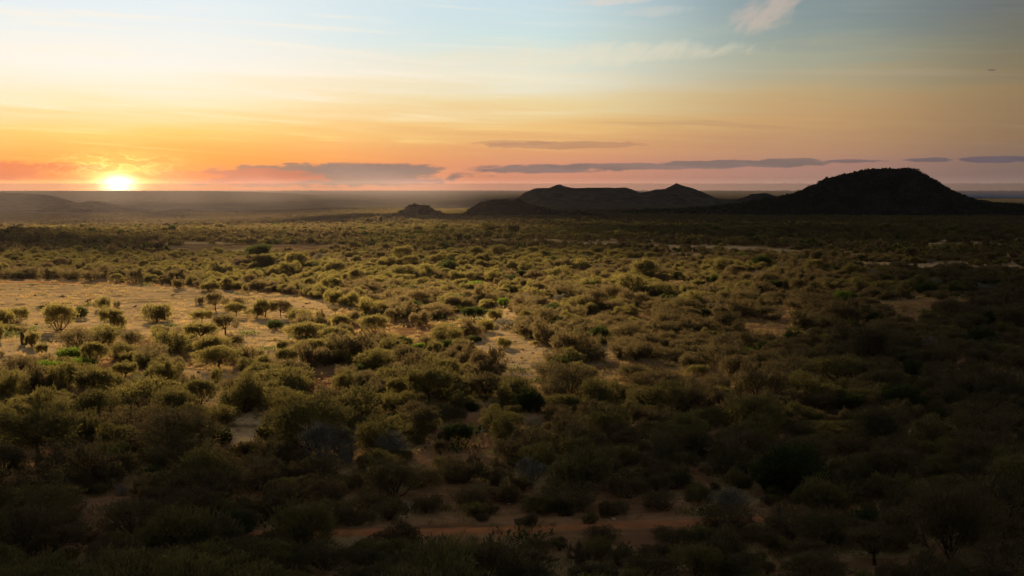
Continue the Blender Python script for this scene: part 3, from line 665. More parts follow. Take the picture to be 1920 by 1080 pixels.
# plants copied from the photograph: (px, foot py, width px, height px, sort, phrase or None)
HAND = [
 (8,613,42,34,'olive',0),(34,606,46,30,'olive',0),(22,623,28,16,'olive',0),(42,624,22,15,'dull',0),
 (112,620,66,52,'olive','large dome shaped olive bush on the sandy clearing with black birds behind'),
 (152,596,26,22,'dark','small dark bush leaning beside the large dome shaped bush'),
 (193,581,32,26,'olive','small rounded bush behind the paired olive trees in the clearing'),
 (219,577,16,17,'dull','tiny dark bush standing alone on sand beside a small rounded bush'),
 (208,616,48,42,'tree_olive','leaning olive tree in the clearing with a lower bush at its foot'),
 (223,617,28,27,'olive',0),
 (294,603,52,35,'olive','round olive bush standing alone in the middle of the sandy clearing'),
 (145,657,74,46,'dull',0),(192,646,76,40,'olive','wide flat crowned olive bush south of the leaning pair'),
 (61,650,26,29,'olive','small bush next to the broken dark stump'),(78,671,24,29,'tree_olive','small upright tree just before the stump on bare sand'),
 (133,676,46,24,'bright','low bright green bush glowing among olive bushes near the clearing'),
 (178,682,48,42,'olive',0),(232,673,52,32,'olive',0),(247,655,46,38,'dull',0),(312,652,54,38,'olive',0),(345,655,50,30,'olive',0),(296,628,30,20,'olive',0),
 (-6,640,30,36,'olive',0),(2,668,14,10,'dull',0),
 (254,530,32,30,'dull','dark bush standing forward of the dark hedge line by the track'),(286,523,30,24,'dull',0),(173,527,38,26,'dull',0),(196,522,26,28,'dull',0),(305,531,16,18,'dull',0),
 (90,523,34,22,'dull',0),(130,524,40,24,'dull',0),(55,521,44,22,'dull',0),(20,522,44,20,'dull',0),(225,516,30,18,'dull',0),(-20,521,40,22,'dull',0),(330,530,36,28,'dull',0),(362,531,40,24,'dull',0),(405,529,36,22,'olive',0),(440,528,36,20,'olive',0),(475,531,36,26,'olive',0),
 (335,542,24,22,'dull',0),(393,546,38,22,'olive','dome shaped bush at the back of the clearing beside a lollipop tree'),(426,542,21,22,'tree_olive','small lollipop shaped tree at the back of the clearing'),(460,547,14,17,'olive',0),
 (375,571,20,18,'dull',0),(404,583,42,35,'tree_dull','brown round headed tree at the centre back of the clearing'),(424,574,18,18,'dull',0),(446,570,24,14,'dull',0),(443,595,42,28,'tree_olive','low olive tree just right of the brown round headed tree'),
 (480,597,32,22,'olive',0),(497,596,48,36,'tree_olive','flat topped bright tree in the group of three joined trees'),(526,595,42,34,'tree_dull','brown bare branched tree joined to the flat topped one'),(562,606,52,28,'olive',0),(545,590,30,18,'dull',0),
 (378,608,48,30,'tree_olive','low tree behind the forked umbrella tree'),(423,629,54,40,'tree_dull','umbrella shaped tree with a forked bare trunk against golden sand'),(376,644,62,44,'tree_olive','broad crowned tree left of the forked umbrella tree'),
 (516,617,38,18,'dark','low sprawling dark shrub on the golden sand'),(441,649,32,27,'dull','small bare branched grey shrub below the forked umbrella tree'),(410,646,30,14,'olive',0),(530,655,24,18,'olive',0),
 (518,542,32,22,'olive',0),(533,550,24,19,'olive',0),(552,548,20,20,'olive',0),(581,541,28,22,'tree_olive',0),(601,552,28,22,'olive',0),(570,552,18,18,'dark',0),(626,571,34,28,'olive',0),(655,575,40,30,'olive',0),(505,533,20,16,'silver',0),(645,545,30,22,'dull',0),(672,560,34,22,'olive',0),(560,528,36,18,'olive',0),(610,533,36,20,'olive',0),
 (600,615,46,26,'olive',0),(640,622,44,34,'olive',0),(575,640,80,38,'olive',0),(628,650,66,40,'olive',0),(585,676,84,44,'olive',0),(655,665,50,38,'olive',0),
 (35,702,78,36,'dull','low brown bush at the edge of the sandy clearing in front of the stump'),(25,752,70,56,'olive',0),(78,738,62,58,'dull',0),(128,737,60,56,'tree_olive',0),(176,752,72,66,'tree_olive','thick trunked dark tree left of the pale green topped thicket'),(233,714,44,38,'tree_olive','small pale headed tree with a bare stem between olive bushes'),(265,722,54,22,'silver',0),(312,722,58,58,'olive','tall yellow green bush at the left edge of the golden sand gap'),(352,738,44,36,'dull',0),(272,690,40,30,'olive',0),
 (30,795,60,40,'olive',0),(75,866,150,120,'tree_olive','large spreading olive tree with dark trunk low at the left edge'),(250,760,150,50,'olive',0),(262,820,170,80,'dull','huge brown thicket below a yellow green crown'),(340,830,90,70,'dull',0),(375,760,70,52,'olive',0),(160,830,110,70,'olive',0),
 (408,692,78,44,'tree_olive',0),(465,702,38,34,'olive',0),(496,691,38,28,'olive',0),(536,690,46,38,'tree_olive',0),(470,672,46,22,'olive',0),
 (406,718,26,30,'olive','small lone leafy sapling standing on the golden sand gap'),
 (455,774,90,74,'olive','large rounded olive bush right of the golden sand gap'),(525,735,125,48,'olive','long flat yellow topped bush behind the large rounded bush'),(545,765,76,40,'olive',0),(520,830,110,70,'olive',0),(620,775,70,60,'dull',0),(645,732,52,44,'olive','rounded green bush on pale stony ground'),(575,800,70,44,'olive',0),
 (415,834,54,42,'dark','dense dark green bush with a bright top beside the pinkish sand'),(470,860,90,50,'dull',0),(530,880,110,70,'dull',0),(200,905,150,90,'dull',0),(300,930,130,70,'dull',0),(390,905,110,80,'olive',0),(90,930,120,70,'dull',0),
 (944,574,23,17,'bright','small round bright green bush in the middle of the far scrub'),(889,604,50,30,'tree_dark','dark flat topped tree with a short trunk beside stony sand'),
 (702,627,62,40,'olive',0),(838,642,68,36,'olive','wide low olive bush just left of the stony sand patch'),(741,602,46,30,'dull',0),(787,610,46,30,'dull',0),(911,622,34,24,'olive',0),(928,600,32,22,'olive',0),(722,650,50,26,'olive',0),(815,592,70,26,'dull',0),(660,607,30,28,'dull',0),(705,572,40,26,'dull',0),
 (702,694,74,44,'olive','large domed yellow olive bush at the lit edge of the scrub'),(786,657,26,15,'bright','small vivid green bush in front of the wide low olive bush'),(765,692,56,46,'tree_dull',0),(735,665,46,34,'olive',0),(815,665,36,28,'olive',0),(890,642,30,14,'dark',0),(870,680,48,34,'dull',0),(920,705,60,30,'dull',0),(946,652,30,22,'olive',0),
 (808,764,92,84,'tree_olive','tall dark trunked tree with a wide crown over the bare strip'),(750,757,62,58,'tree_olive',0),(911,750,66,52,'tree_dull','many stemmed tree with pale lower branches'),(675,754,38,32,'dark',0),(650,760,34,34,'olive',0),(795,820,80,70,'tree_dull',0),(710,845,120,70,'olive',0),(826,862,40,44,'tree_dull','small vase shaped tree standing alone on the shaded bare ground'),(860,838,60,50,'tree_dark',0),
 (992,772,64,54,'dark','dense dark bush right of the bare strip'),(1040,752,60,50,'dull',0),(1003,802,48,28,'silver','small silvery grey bush among darker bushes right of the bare strip'),(945,830,68,62,'olive',0),(1062,800,64,42,'dull',0),(1000,902,92,52,'silver','pale leaved bush in the shaded scrub right of the bare strip'),(870,905,110,60,'dull',0),(650,876,36,46,'silver','small white grey bare tree in the shaded thicket'),(1120,790,80,46,'dull',0),(1100,845,110,66,'dull',0),
 (1290,782,82,66,'tree_dull','round headed bare tree standing before a sandy gap on the right'),(1200,793,62,40,'dull','dark bush with fallen branches left of the round headed bare tree'),(1165,850,70,44,'dull',0),(1345,740,60,50,'dull',0),(1400,720,70,40,'dull',0),
 (1714,707,44,32,'dark','dark green round bush alone in the shaded scrub on the right'),(1370,955,96,46,'silver','large silvery grey bush above the dirt track'),(1065,955,150,66,'dull','huge dark bush behind the dirt track'),(1180,935,110,50,'dull',0),(940,940,90,50,'dull',0),(1440,800,34,50,'dark',0),(1500,830,70,50,'dull',0),(1590,860,100,60,'dull',0),
 (1085,1062,56,54,'dull',0),(1160,1062,66,50,'dull',0),(1442,1040,44,46,'tree_dull','small dark forked tree below the end of the dirt track'),(1640,1060,120,86,'tree_dull','wide dark many stemmed tree low on the right'),(1350,1030,80,56,'dull',0),(1520,1060,80,60,'dull',0),(1800,1000,150,90,'dull',0),(1760,880,110,50,'dull',0),
 (880,948,90,44,'dull',0),(1010,962,84,40,'olive',0),(1150,968,70,36,'dull',0),(1235,955,90,42,'dull',0),(800,962,80,44,'dull',0),(1310,940,70,40,'olive',0),(690,960,84,46,'dull',0),(740,1020,110,50,'dull',0),(1010,1035,70,34,'dull',0),(890,1050,90,40,'olive',0),(1230,1045,80,38,'dull',0),(850,905,56,30,'olive',0),(935,885,50,30,'dull',0),
 (485,488,52,30,'tree_dark','large dark umbrella tree on the low rocky rise behind the clearing'),
 (500,970,110,60,'dull',0),(620,985,100,56,'dull',0),(730,975,90,50,'dull',0),(250,1010,160,90,'dull',0),(420,1050,150,90,'dull',0),(90,1040,170,100,'dull',0),(610,1070,150,60,'dull',0),(780,1075,130,60,'dull',0),
]
rng = np.random.default_rng(4)
PL = []          # dict(x, y, w, h, sort, label, hand)
for (px, py, w, h, sort, lab) in HAND:
    x, y, z = at(px, py); D = math.hypot(x, y); k = D / F
    q_ = 0.82 if D < 125 else 0.94; PL.append(dict(x=x, y=y, w=w * k * q_, h=h * k * q_ * (0.96 if not sort.startswith('tree') else 1.02), sort=sort, label=lab or None, hand=True))
# the rest of the near scrub, thrown until the ground is covered as in the photo
cell = 8.0; gridd = {}
def gput(p): gridd.setdefault((int(p['x'] // cell), int(p['y'] // cell)), []).append(p)
for p in PL: gput(p)
def clash(x, y, w, fac):
    cx, cy_ = int(x // cell), int(y // cell)
    for i in (-1, 0, 1):
        for j in (-1, 0, 1):
            for p in gridd.get((cx + i, cy_ + j), ()):
                d = math.hypot(p['x'] - x, p['y'] - y)
                if d < fac * 0.5 * (p['w'] + w): return True
    return False
KEY = []
for p in PL:
    if p['label'] and p['w'] / math.hypot(p['x'], p['y']) * F < 105:
        z0 = float(ground_z(p['x'], p['y'])); a_, b_ = topx(p['x'], p['y'], z0); D = math.hypot(p['x'], p['y']); KEY.append((float(a_), float(b_), p['w'] / D * F, p['h'] / D * F))
for q_ in range(850, 1350, 110): KEY.append((q_, 1003 - (q_ - 820) * 0.042, 60, 12))
def hides(x, y, w, h):
    """would this thrown plant stand in front of one copied from the photo?"""
    D = math.hypot(x, y); a_, b_ = topx(x, y, 0.0 if D < 400 else float(ground_z(x, y))); w = w / D * F; h = h / D * F
    for (kx, ky, kw, kh) in KEY:
        if b_ <= ky + 1: continue
        ox = min(a_ + w / 2, kx + kw / 2) - max(a_ - w / 2, kx - kw / 2); oy = ky - max(b_ - h, ky - kh)
        if ox > 0.25 * kw and oy > 0.30 * kh: return True
    return False
NT_ = 26000
ra = rng.uniform(-27, 27, NT_); rr_ = np.sqrt(rng.uniform(50 ** 2, 430 ** 2, NT_))
tx = rr_ * np.sin(np.radians(ra)); ty = rr_ * np.cos(np.radians(ra))
bare_t = bare_mask(tx, ty) | (fbm(tx / 14, ty / 14, 41) > np.where(rr_ < 135, 0.70, 0.61))
typ = fbm(tx / 30, ty / 30, 55); u1 = rng.random(NT_); u2 = rng.random(NT_); u3 = rng.normal(0, 1, NT_)
for i in range(NT_):
    if bare_t[i]: continue
    D = rr_[i]; base = np.interp(D, [60, 110, 220, 430], [4.3, 4.1, 3.2, 2.9])
    w = base * math.exp(0.30 * u3[i]); w = max(1.4, min(w, 6.2))
    if clash(tx[i], ty[i], w, 0.84): continue
    t = 0.5 + (typ[i] - 0.5) * 2.6 + ra[i] * 0.014 - (0.03 if D > 110 and ra[i] < 6 else -0.15)
    s = 'dull' if u1[i] < t else 'olive'
    if u2[i] < 0.012: s = 'silver'
    elif u2[i] < 0.05: s = 'dark'
    elif u2[i] < 0.056: s = 'bright'; w = min(w, 3.2)
    elif u2[i] < 0.09: s = 'tree_' + s
    asp = rng.uniform(0.62, 0.95) if s.startswith('tree') else rng.uniform(0.42, 0.72)
    p = dict(x=float(tx[i]), y=float(ty[i]), w=w, h=w * asp, sort=s, label=None, hand=False)
    if hides(p['x'], p['y'], p['w'], p['h']): continue
    PL.append(p); gput(p)
# low undergrowth between them
n = 30000; ra2 = rng.uniform(-27, 27, n); r2_ = np.sqrt(rng.uniform(52 ** 2, 420 ** 2, n)); ux = r2_ * np.sin(np.radians(ra2)); uy = r2_ * np.cos(np.radians(ra2))
ub = bare_mask(ux, uy) | (fbm(ux / 14, uy / 14, 41) > np.where(r2_ < 135, 0.70, 0.58)) | (rng.random(n) < 0.45); uu = rng.random((n, 3))
for i in range(n):
    if ub[i]: continue
    w = 0.9 + 2.0 * uu[i, 0] ** 1.6
    if clash(ux[i], uy[i], w, 0.62): continue
    h = w * (0.4 + 0.4 * uu[i, 1])
    if hides(ux[i], uy[i], w, h): continue
    s = 'olive' if uu[i, 2] < .50 else 'dull' if uu[i, 2] < .93 else 'dark' if uu[i, 2] < .98 else 'silver'
    p = dict(x=float(ux[i]), y=float(uy[i]), w=w, h=h, sort=s, label=None, hand=False); PL.append(p); gput(p)
A_ = np.array([(p['x'], p['y']) for p in PL]); gz_ = ground_z(A_[:, 0], A_[:, 1])
px_, py_ = topx(A_[:, 0], A_[:, 1], gz_)
for p, z, a, b in zip(PL, gz_, px_, py_):
    p['z'] = float(z); p['px'] = float(a); p['py'] = float(b); p['D'] = math.hypot(p['x'], p['y'])
    hp = p['h'] / p['D'] * F; wp = p['w'] / p['D'] * F
    p['vis'] = (-wp * 0.3 < a < 1920 + wp * 0.3) and (b - hp * 0.6 < 1080)
    p['size'] = p['w'] / p['D']
shr = sorted([p for p in PL if p['vis'] and not p['sort'].startswith('tree')], key=lambda p: -(p['size'] + (10 if p['hand'] else 0)))[:300]
tre = sorted([p for p in PL if p['vis'] and p['sort'].startswith('tree')], key=lambda p: -(p['size'] + (10 if p['hand'] else 0)))[:70]
ids = set(id(p) for p in shr + tre)

# labels: look first, then the neighbour one can find in the photo, then a count
LM = [
 (60, 1000, 'the lower left corner'), (700, 1040, 'the lower edge middle'), (1300, 975, 'the red dirt track'), (900, 995, 'the dirt track end'), (1850, 1020, 'the lower right corner'),
 (1370, 930, 'the large silvery bush'), (1714, 690, 'the lone dark round bush'), (1290, 760, 'the round bare tree'), (870, 830, 'the shaded bare strip'), (808, 730, 'the dark trunked tree'),
 (1000, 880, 'the pale leaved bush'), (950, 650, 'the stony sand patch'), (890, 590, 'the dark flat tree'), (944, 566, 'the bright round bush'), (300, 585, 'the lone clearing bush'),
 (423, 610, 'the forked umbrella tree'), (45, 640, 'the broken stump'), (133, 668, 'the bright low bush'), (400, 720, 'the golden gap'), (480, 805, 'the pinkish patch'), (75, 820, 'the large edge tree'),
 (262, 790, 'the huge brown thicket'), (415, 815, 'the dense dark bush'), (650, 715, 'the pale stony ground'), (1860, 800, 'the dark right edge'), (1560, 940, 'the red soil patch'), (1340, 710, 'the sandy glints'), (1600, 740, 'the dark right scrub'),
 (150, 520, 'the far red track'), (560, 545, 'the clearing corner'), (650, 880, 'the white grey tree'), (1240, 820, 'the fallen log'), (1500, 640, 'the shaded right scrub'), (720, 610, 'the lit middle bushes'),
]
TONE = {'olive': 'olive green', 'dull': 'brown twiggy', 'dark': 'dark green', 'bright': 'bright green', 'silver': 'silvery grey'}
def describe(p):
    s = p['sort'].replace('tree_', ''); w = p['w']
    size = 'small' if w < 3.4 else 'medium' if w < 5 else 'large' if w < 6.8 else 'huge'
    ra_ = p['w'] / p['h']
    if p['sort'].startswith('tree'): noun = 'thorn tree'; shape = 'flat crowned' if ra_ > 1.35 else 'round crowned'
    else: noun = 'thorn bush'; shape = 'spreading' if ra_ > 1.75 else 'upright' if ra_ < 1.4 else 'domed'
    cy0 = p['py'] - 0.5 * p['h'] / p['D'] * F
    ds = sorted(LM, key=lambda l: math.hypot(l[0] - p['px'], (l[1] - cy0) * 1.6))
    l = ds[0]; dx = p['px'] - l[0]; dy = cy0 - l[1]
    if abs(dx) > 1.5 * abs(dy): rel = 'right of' if dx > 0 else 'left of'
    else: rel = 'in front of' if dy > 0 else 'behind'
    if abs(dx) < 40 and abs(dy) < 25: rel = 'right beside'
    return f"{size} {TONE[s]} {shape} {noun} {rel} {l[2]}"
ORD = ['first', 'second', 'third', 'fourth', 'fifth', 'sixth', 'seventh', 'eighth', 'ninth', 'tenth', 'eleventh', 'twelfth']
byl = {}
for p in shr + tre:
    if not p['label']: p['label'] = describe(p); byl.setdefault(p['label'], []).append(p)
for lab, ps in byl.items():
    if len(ps) > 1:
        ps.sort(key=lambda p: p['px'])
        for k, p in enumerate(ps):
            p['label'] = lab + (f", {ORD[min(k, 11)]} from left" if len(ps) > 1 else "")
def place(p, first):
    sort = p['sort']; isT = sort.startswith('tree')
    name = 'thorn_tree' if isT else 'thorn_bush'
    root = bpy.data.objects.new(name, None); COL.objects.link(root)
    root.location = (p['x'], p['y'], p['z']); root.rotation_euler = (0, 0, random.uniform(0, 6.28))
    ref_h = 1.55 if isT else 1.15
    root.scale = (p['w'] / 2 * random.uniform(.9, 1.12), p['w'] / 2 * random.uniform(.85, 1.1), p['h'] / ref_h)
    tag(root, p['label'], 'tree' if isT else 'shrub', 'thorn trees rising out of the scrub' if isT else 'thorn bushes scattered over the plain')
    fm, sm = random.choice(NEAR[sort])
    fo = obj('crown' if isT else 'foliage', fm, root); so = obj('trunk' if isT else 'stem', sm, root)
random.seed(11)
for p in tre + shr: place(p, False)

# ------------------------------------------------------------------ the remaining scrub: one object, instanced over the plain
LIB = bpy.data.collections.new('scrub_library')
def lib(i, me):
    o = bpy.data.objects.new('scrub_sort_%02d' % i, me); LIB.objects.link(o)
def joined(fm, sm):
    V = np.zeros(len(fm.vertices) * 3, np.float32); fm.vertices.foreach_get('co', V); V = V.reshape(-1, 3)
    F4 = np.zeros(len(fm.loops), np.int32); fm.loops.foreach_get('vertex_index', F4); F4 = F4.reshape(-1, 4)
    S = np.zeros(len(sm.vertices) * 3, np.float32); sm.vertices.foreach_get('co', S); S = S.reshape(-1, 3)
    G4 = np.zeros(len(sm.loops), np.int32); sm.loops.foreach_get('vertex_index', G4); G4 = G4.reshape(-1, 4) + len(V)
    var = np.zeros(len(V), np.float32); fm.attributes['leafvar'].data.foreach_get('value', var)
    me = mesh_np('scrub', np.concatenate([V, S]), np.concatenate([F4, G4]), [fm.materials[0], sm.materials[0]])
    mi = np.zeros(len(F4) + len(G4), np.int32); mi[len(F4):] = 1; me.polygons.foreach_set('material_index', mi)
    set_var(me, np.concatenate([var, np.full(len(S), .5)])); return me
lib_i = 0; SL = {}
for s in ('olive', 'dull', 'dark', 'bright', 'silver', 'tree_olive', 'tree_dull', 'tree_dark'):
    SL[s] = []
    for fm, sm in NEAR[s][:6]: lib(lib_i, joined(fm, sm)); SL[s].append(lib_i); lib_i += 1
MIDL = {}
for s, k in (('olive', 0), ('dull', 1), ('dark', 2)):
    MIDL[s] = []
    for i in range(4):
        me, _ = plant(['multi', 'shrub', 'multi', 'spread'][i], s, 200 + 10 * k + i, 520, 0.17, 0.085, 0.38, stems=False); lib(lib_i, me); MIDL[s].append(lib_i); lib_i += 1
CL = {}
for s, k in (('olive', 0), ('dull', 1)):
    CL[s] = []
    for i in range(4):
        rg = np.random.default_rng(300 + k * 10 + i); Vs = []; Fs = []; vs = []; n0 = 0
        for b in range(6):
            V, Fc, var, _ = crown(400 + k * 50 + i * 6 + b, 60, 'shrub', 0.45, 0.30, 0.3)
            V = V * rg.uniform(0.7, 1.25) + np.array([rg.uniform(-3.4, 3.4), rg.uniform(-3.4, 3.4), 0]); Vs.append(V); Fs.append(Fc + n0); vs.append(var); n0 += len(V)
        me = mesh_np('scrub', np.concatenate(Vs), np.concatenate(Fs), [M[s]]); set_var(me, np.concatenate(vs)); lib(lib_i, me); CL[s].append(lib_i); lib_i += 1
PX = []; PR = []; PS = []; PI_ = []
for p in PL:
    if id(p) in ids: continue
    s = p['sort']; isT = s.startswith('tree')
    PX.append((p['x'], p['y'], p['z'])); PR.append(random.uniform(0, 6.28)); PS.append((p['w'] / 2, p['w'] / 2, p['h'] / (1.55 if isT else 1.15))); PI_.append(random.choice(SL[s]))
def scatter(r0, r1, a0, a1, spacing, libs, wmean, hk, clear, seed, snk=0.0):
    rg = np.random.default_rng(seed)
    n = int((R(a1 - a0)) * (r1 * r1 - r0 * r0) / 2 / (spacing * spacing))
    a = rg.uniform(a0, a1, n); r = np.sqrt(rg.uniform(r0 * r0, r1 * r1, n))
    # even the throw out a little
    x = r * np.sin(np.radians(a)); y = r * np.cos(np.radians(a))
    gx = np.round(x / spacing) * spacing + rg.uniform(-.42, .42, n) * spacing; gy = np.round(y / spacing) * spacing + rg.uniform(-.42, .42, n) * spacing
    key = np.unique(np.stack([np.round(x / spacing), np.round(y / spacing)], 1), axis=0, return_index=True)[1]
    x = gx[key]; y = gy[key]
    k = ~bare_mask(x, y) & (fbm(x / 14, y / 14, 41) < clear) & (fbm(x / 90, y / 70, 61) > 0.33)
    x, y = x[k], y[k]; n = len(x)
    z = ground_z(x, y) - snk
    t = fbm(x / 50, y / 50, 55); dull = rg.random(n) < 0.56 + (t - 0.5) * 2.5 + (np.degrees(np.arctan2(x, y)) < -8) * (0.25 + 0.5 * sst(np.hypot(x, y), 700, 1500))
    w = wmean * np.exp(rg.normal(0, 0.28, n)); h = w * hk * rg.uniform(0.8, 1.25, n)
    lo = np.array(libs['olive']); ld = np.array(libs['dull'])
    idx = np.where(dull, ld[rg.integers(0, len(ld), n)], lo[rg.integers(0, len(lo), n)])
    if 'dark' in libs: 
        dk = rg.random(n) < 0.10; idx = np.where(dk, np.array(libs['dark'])[rg.integers(0, 3, n)], idx)
    PX.extend(zip(x, y, z)); PR.extend(rg.uniform(0, 6.28, n)); PS.extend(zip(w / 2, w / 2, h / 1.15)); PI_.extend(idx)
    
scatter(430, 1150, -27, 27, 4.0, MIDL, 2.9, 0.62, 0.62, 1)
scatter(1150, 4200, -26, 26, 13.0, CL, 3.6, 0.62, 0.74, 2, 0.2)
# scrub on the hills and along their crests
for lab, (x, y, z, sh, hh) in HILLS.items():
    if lab.startswith('large dark') or 'rocky hill' in lab:
        rg = np.random.default_rng(77)
        nu, nv = x.shape; n = 4200 if lab.startswith('large') else 700
        i = rg.integers(2, nu - 3, n); j = np.clip(rg.normal(nv * 0.40, nv * 0.22, n), 3, nv - 4).astype(int)
        fi = rg.random(n); fj = rg.random(n)
        def bl(Aa): return (Aa[i, j] * (1 - fi) + Aa[i + 1, j] * fi) * (1 - fj) + (Aa[i, j + 1] * (1 - fi) + Aa[i + 1, j + 1] * fi) * fj
        X_, Y_, Z_ = bl(x), bl(y), bl(z); ok = bl(hh) > 1.5
        X_, Y_, Z_ = X_[ok], Y_[ok], Z_[ok]; n = len(X_)
        w = 3.6 * np.exp(rg.normal(0, 0.35, n)) * (1 if lab.startswith('large') else 0.7)
        lo = np.array(MIDL['dark'])
        PX.extend(zip(X_, Y_, Z_ - 0.3)); PR.extend(rg.uniform(0, 6.28, n)); PS.extend(zip(w / 2, w / 2, w * 0.75 / 1.15)); PI_.extend(lo[rg.integers(0, len(lo), n)])
def instancer(name, P, rot, scl, idx, coll, mats):
    me = bpy.data.meshes.new(name); P = np.array(P, np.float32)
    me.vertices.add(len(P)); me.vertices.foreach_set('co', P.ravel())
    a = me.attributes.new('turn', 'FLOAT', 'POINT'); a.data.foreach_set('value', np.array(rot, np.float32))
    a = me.attributes.new('size', 'FLOAT_VECTOR', 'POINT'); a.data.foreach_set('vector', np.array(scl, np.float32).ravel())
    a = me.attributes.new('sort', 'INT', 'POINT'); a.data.foreach_set('value', np.array(idx, np.int32))
    o = obj(name, me)
    ng = bpy.data.node_groups.new(name, 'GeometryNodeTree')
    ng.interface.new_socket(name='Geometry', in_out='INPUT', socket_type='NodeSocketGeometry'); ng.interface.new_socket(name='Geometry', in_out='OUTPUT', socket_type='NodeSocketGeometry')
    N = ng.nodes; Lk = ng.links.new
    gi = N.new('NodeGroupInput'); go = N.new('NodeGroupOutput'); iop = N.new('GeometryNodeInstanceOnPoints'); ci = N.new('GeometryNodeCollectionInfo')
    ci.inputs['Collection'].default_value = coll; ci.inputs['Separate Children'].default_value = True; ci.inputs['Reset Children'].default_value = True
    def na(nm, t):
        q = N.new('GeometryNodeInputNamedAttribute'); q.data_type = t; q.inputs['Name'].default_value = nm; return q.outputs['Attribute']
    cx = N.new('ShaderNodeCombineXYZ'); Lk(na('turn', 'FLOAT'), cx.inputs[2])
    m2p = N.new('GeometryNodeMeshToPoints'); Lk(gi.outputs[0], m2p.inputs[0])
    Lk(m2p.outputs[0], iop.inputs['Points']); Lk(ci.outputs[0], iop.inputs['Instance']); iop.inputs['Pick Instance'].default_value = True
    Lk(na('sort', 'INT'), iop.inputs['Instance Index']); Lk(cx.outputs[0], iop.inputs['Rotation']); Lk(na('size', 'FLOAT_VECTOR'), iop.inputs['Scale'])
    Lk(iop.outputs[0], go.inputs[0])
    md = o.modifiers.new('scatter', 'NODES'); md.node_group = ng
    return o
o = instancer('distant_scrub', PX, PR, PS, PI_, LIB, None)
tag(o, 'dense mass of thorn scrub covering the plain to the hills', 'scrub', None, 'stuff')
0 and print('scrub instances', len(PX), 'shrubs', len(shr), 'trees', len(tre), 'thrown', len(PL))

# ------------------------------------------------------------------ dirt tracks
def track(label, pts, width, seed):
    P = [np.array(at(px, py)[:2]) for px, py in pts]
    L = []; 
    for a, b in zip(P[:-1], P[1:]):
        n = max(2, int(np.linalg.norm(b - a) / 0.6))
        for i in range(n): L.append(a + (b - a) * i / n)
    L.append(P[-1]); L = np.array(L); k = np.ones(15) / 15
    for c_ in (0, 1): L[:, c_] = np.convolve(np.pad(L[:, c_], 7, mode='edge'), k, 'valid')
    T = norm(np.gradient(L, axis=0)); Nn = np.stack([-T[:, 1], T[:, 0]], 1)
    rows = []
    for q in (-1, -0.55, 0, 0.55, 1):
        o_ = width * 0.5 * (q + 0.28 * (vnoise(np.arange(len(L)) / 6, np.full(len(L), q * 3 + seed), 5) - .5))
        x = L[:, 0] + Nn[:, 0] * o_; y = L[:, 1] + Nn[:, 1] * o_
        rows.append(np.stack([x, y, ground_z(x, y) + (0.05 if abs(q) < 1 else -0.02) + (0.05 if q == 0 else 0)], 1))
    V = np.stack(rows, 0).reshape(-1, 3)
    o = obj('dirt_track', mesh_np('dirt_track', V, grid_faces(5, len(L)), [M['track']], smooth=True)); tag(o, label, None, None, 'structure')
track('red dirt track crossing the shaded scrub near the camera', [(430, 1003), (620, 1000), (820, 998), (1000, 993), (1200, 986), (1340, 978), (1500, 966), (1640, 962)], 1.9, 1)
track('thin red dirt track along the back of the sandy clearing', [(-120, 528), (60, 529), (220, 531), (330, 536), (470, 545), (600, 554), (690, 560)], 3.4, 2)

# ------------------------------------------------------------------ rocks, stump and fallen branches
def rock_mesh(seed, flat=0.7):
    rg = np.random.default_rng(seed); V, Fc = ico(3)
    for _ in range(9):                                   # planes shear the ball into facets
        n = norm(rg.normal(0, 1, (1, 3)))[0]; dd = rg.uniform(0.55, 0.85); t = V @ n
        V = V - np.where(t > dd, (t - dd), 0)[:, None] * n
    V = V * (1 + 0.05 * rg.normal(0, 1, (len(V), 1))) * [1, rg.uniform(.7, 1), flat]
    return V, Fc
random.seed(5)
for i in range(16):
    V, Fc = rock_mesh(600 + i % 5)
    if i < 5: me = mesh_np('boulder', V, Fc, [M['rock']]); globals().setdefault('BM', []).append(me)
    px = 432 + i * 7.6; py = 500 - 10 * math.exp(-((px - 480) / 34.0) ** 2) + random.uniform(-3, 6)
    x, y, z = at(px, py)
    o = obj('boulder', BM[i % 5]); k = random.uniform(0.9, 2.0); o.scale = (k * 1.4, k, k); o.location = (x, y, z + 0.1 * k); o.rotation_euler = (0, 0, random.uniform(0, 6))
    tag(o, 'dark brown boulder on the low rocky rise beneath the large umbrella tree', 'boulder', 'boulders of the low rocky rise')
def one_rock(px, py, w, label, m, flat=0.25, seed=640):
    x, y, z = at(px, py); V, Fc = rock_mesh(seed, flat); o = obj('rock', mesh_np('rock', V, Fc, [M[m]])); k = w * math.hypot(x, y) / F / 2
    o.scale = (k, k * 0.8, k * 0.8); o.location = (x, y, z + 0.02); tag(o, label, 'rock')
one_rock(930, 645, 20, 'flat pale rock slab on the lit stony sand patch', 'palerock', 0.22)
one_rock(900, 808, 40, 'long pale rock ledge on the shaded bare strip', 'palerock', 0.12, 641)
one_rock(118, 557, 16, 'low grey stone lying alone in the sandy clearing', 'rock', 0.3, 642)
def limbs(name, px, py, segs, label, cat):
    x, y, z = at(px, py); V, Fc = tubes(segs, 7); o = obj(name, mesh_np(name, V, Fc, [M['bark']])); o.location = (x, y, z); tag(o, label, cat)
limbs('tree_stump', 45, 646, [((0, 0, -.1), (-.15, 0, .9), .42, .34), ((-.15, 0, .9), (-.35, 0, 1.75), .34, .12), ((0, 0, .5), (.35, .1, 1.0), .24, .20), ((.35, .1, 1.0), (.75, 0, 1.45), .20, .08), ((0, 0, .3), (-.1, .3, 1.3), .2, .1), ((0.1, 0, .1), (.5, -.2, -.05), .2, .1)],
      'broken dark tree stump with jagged forks on the sand at the left', 'stump')
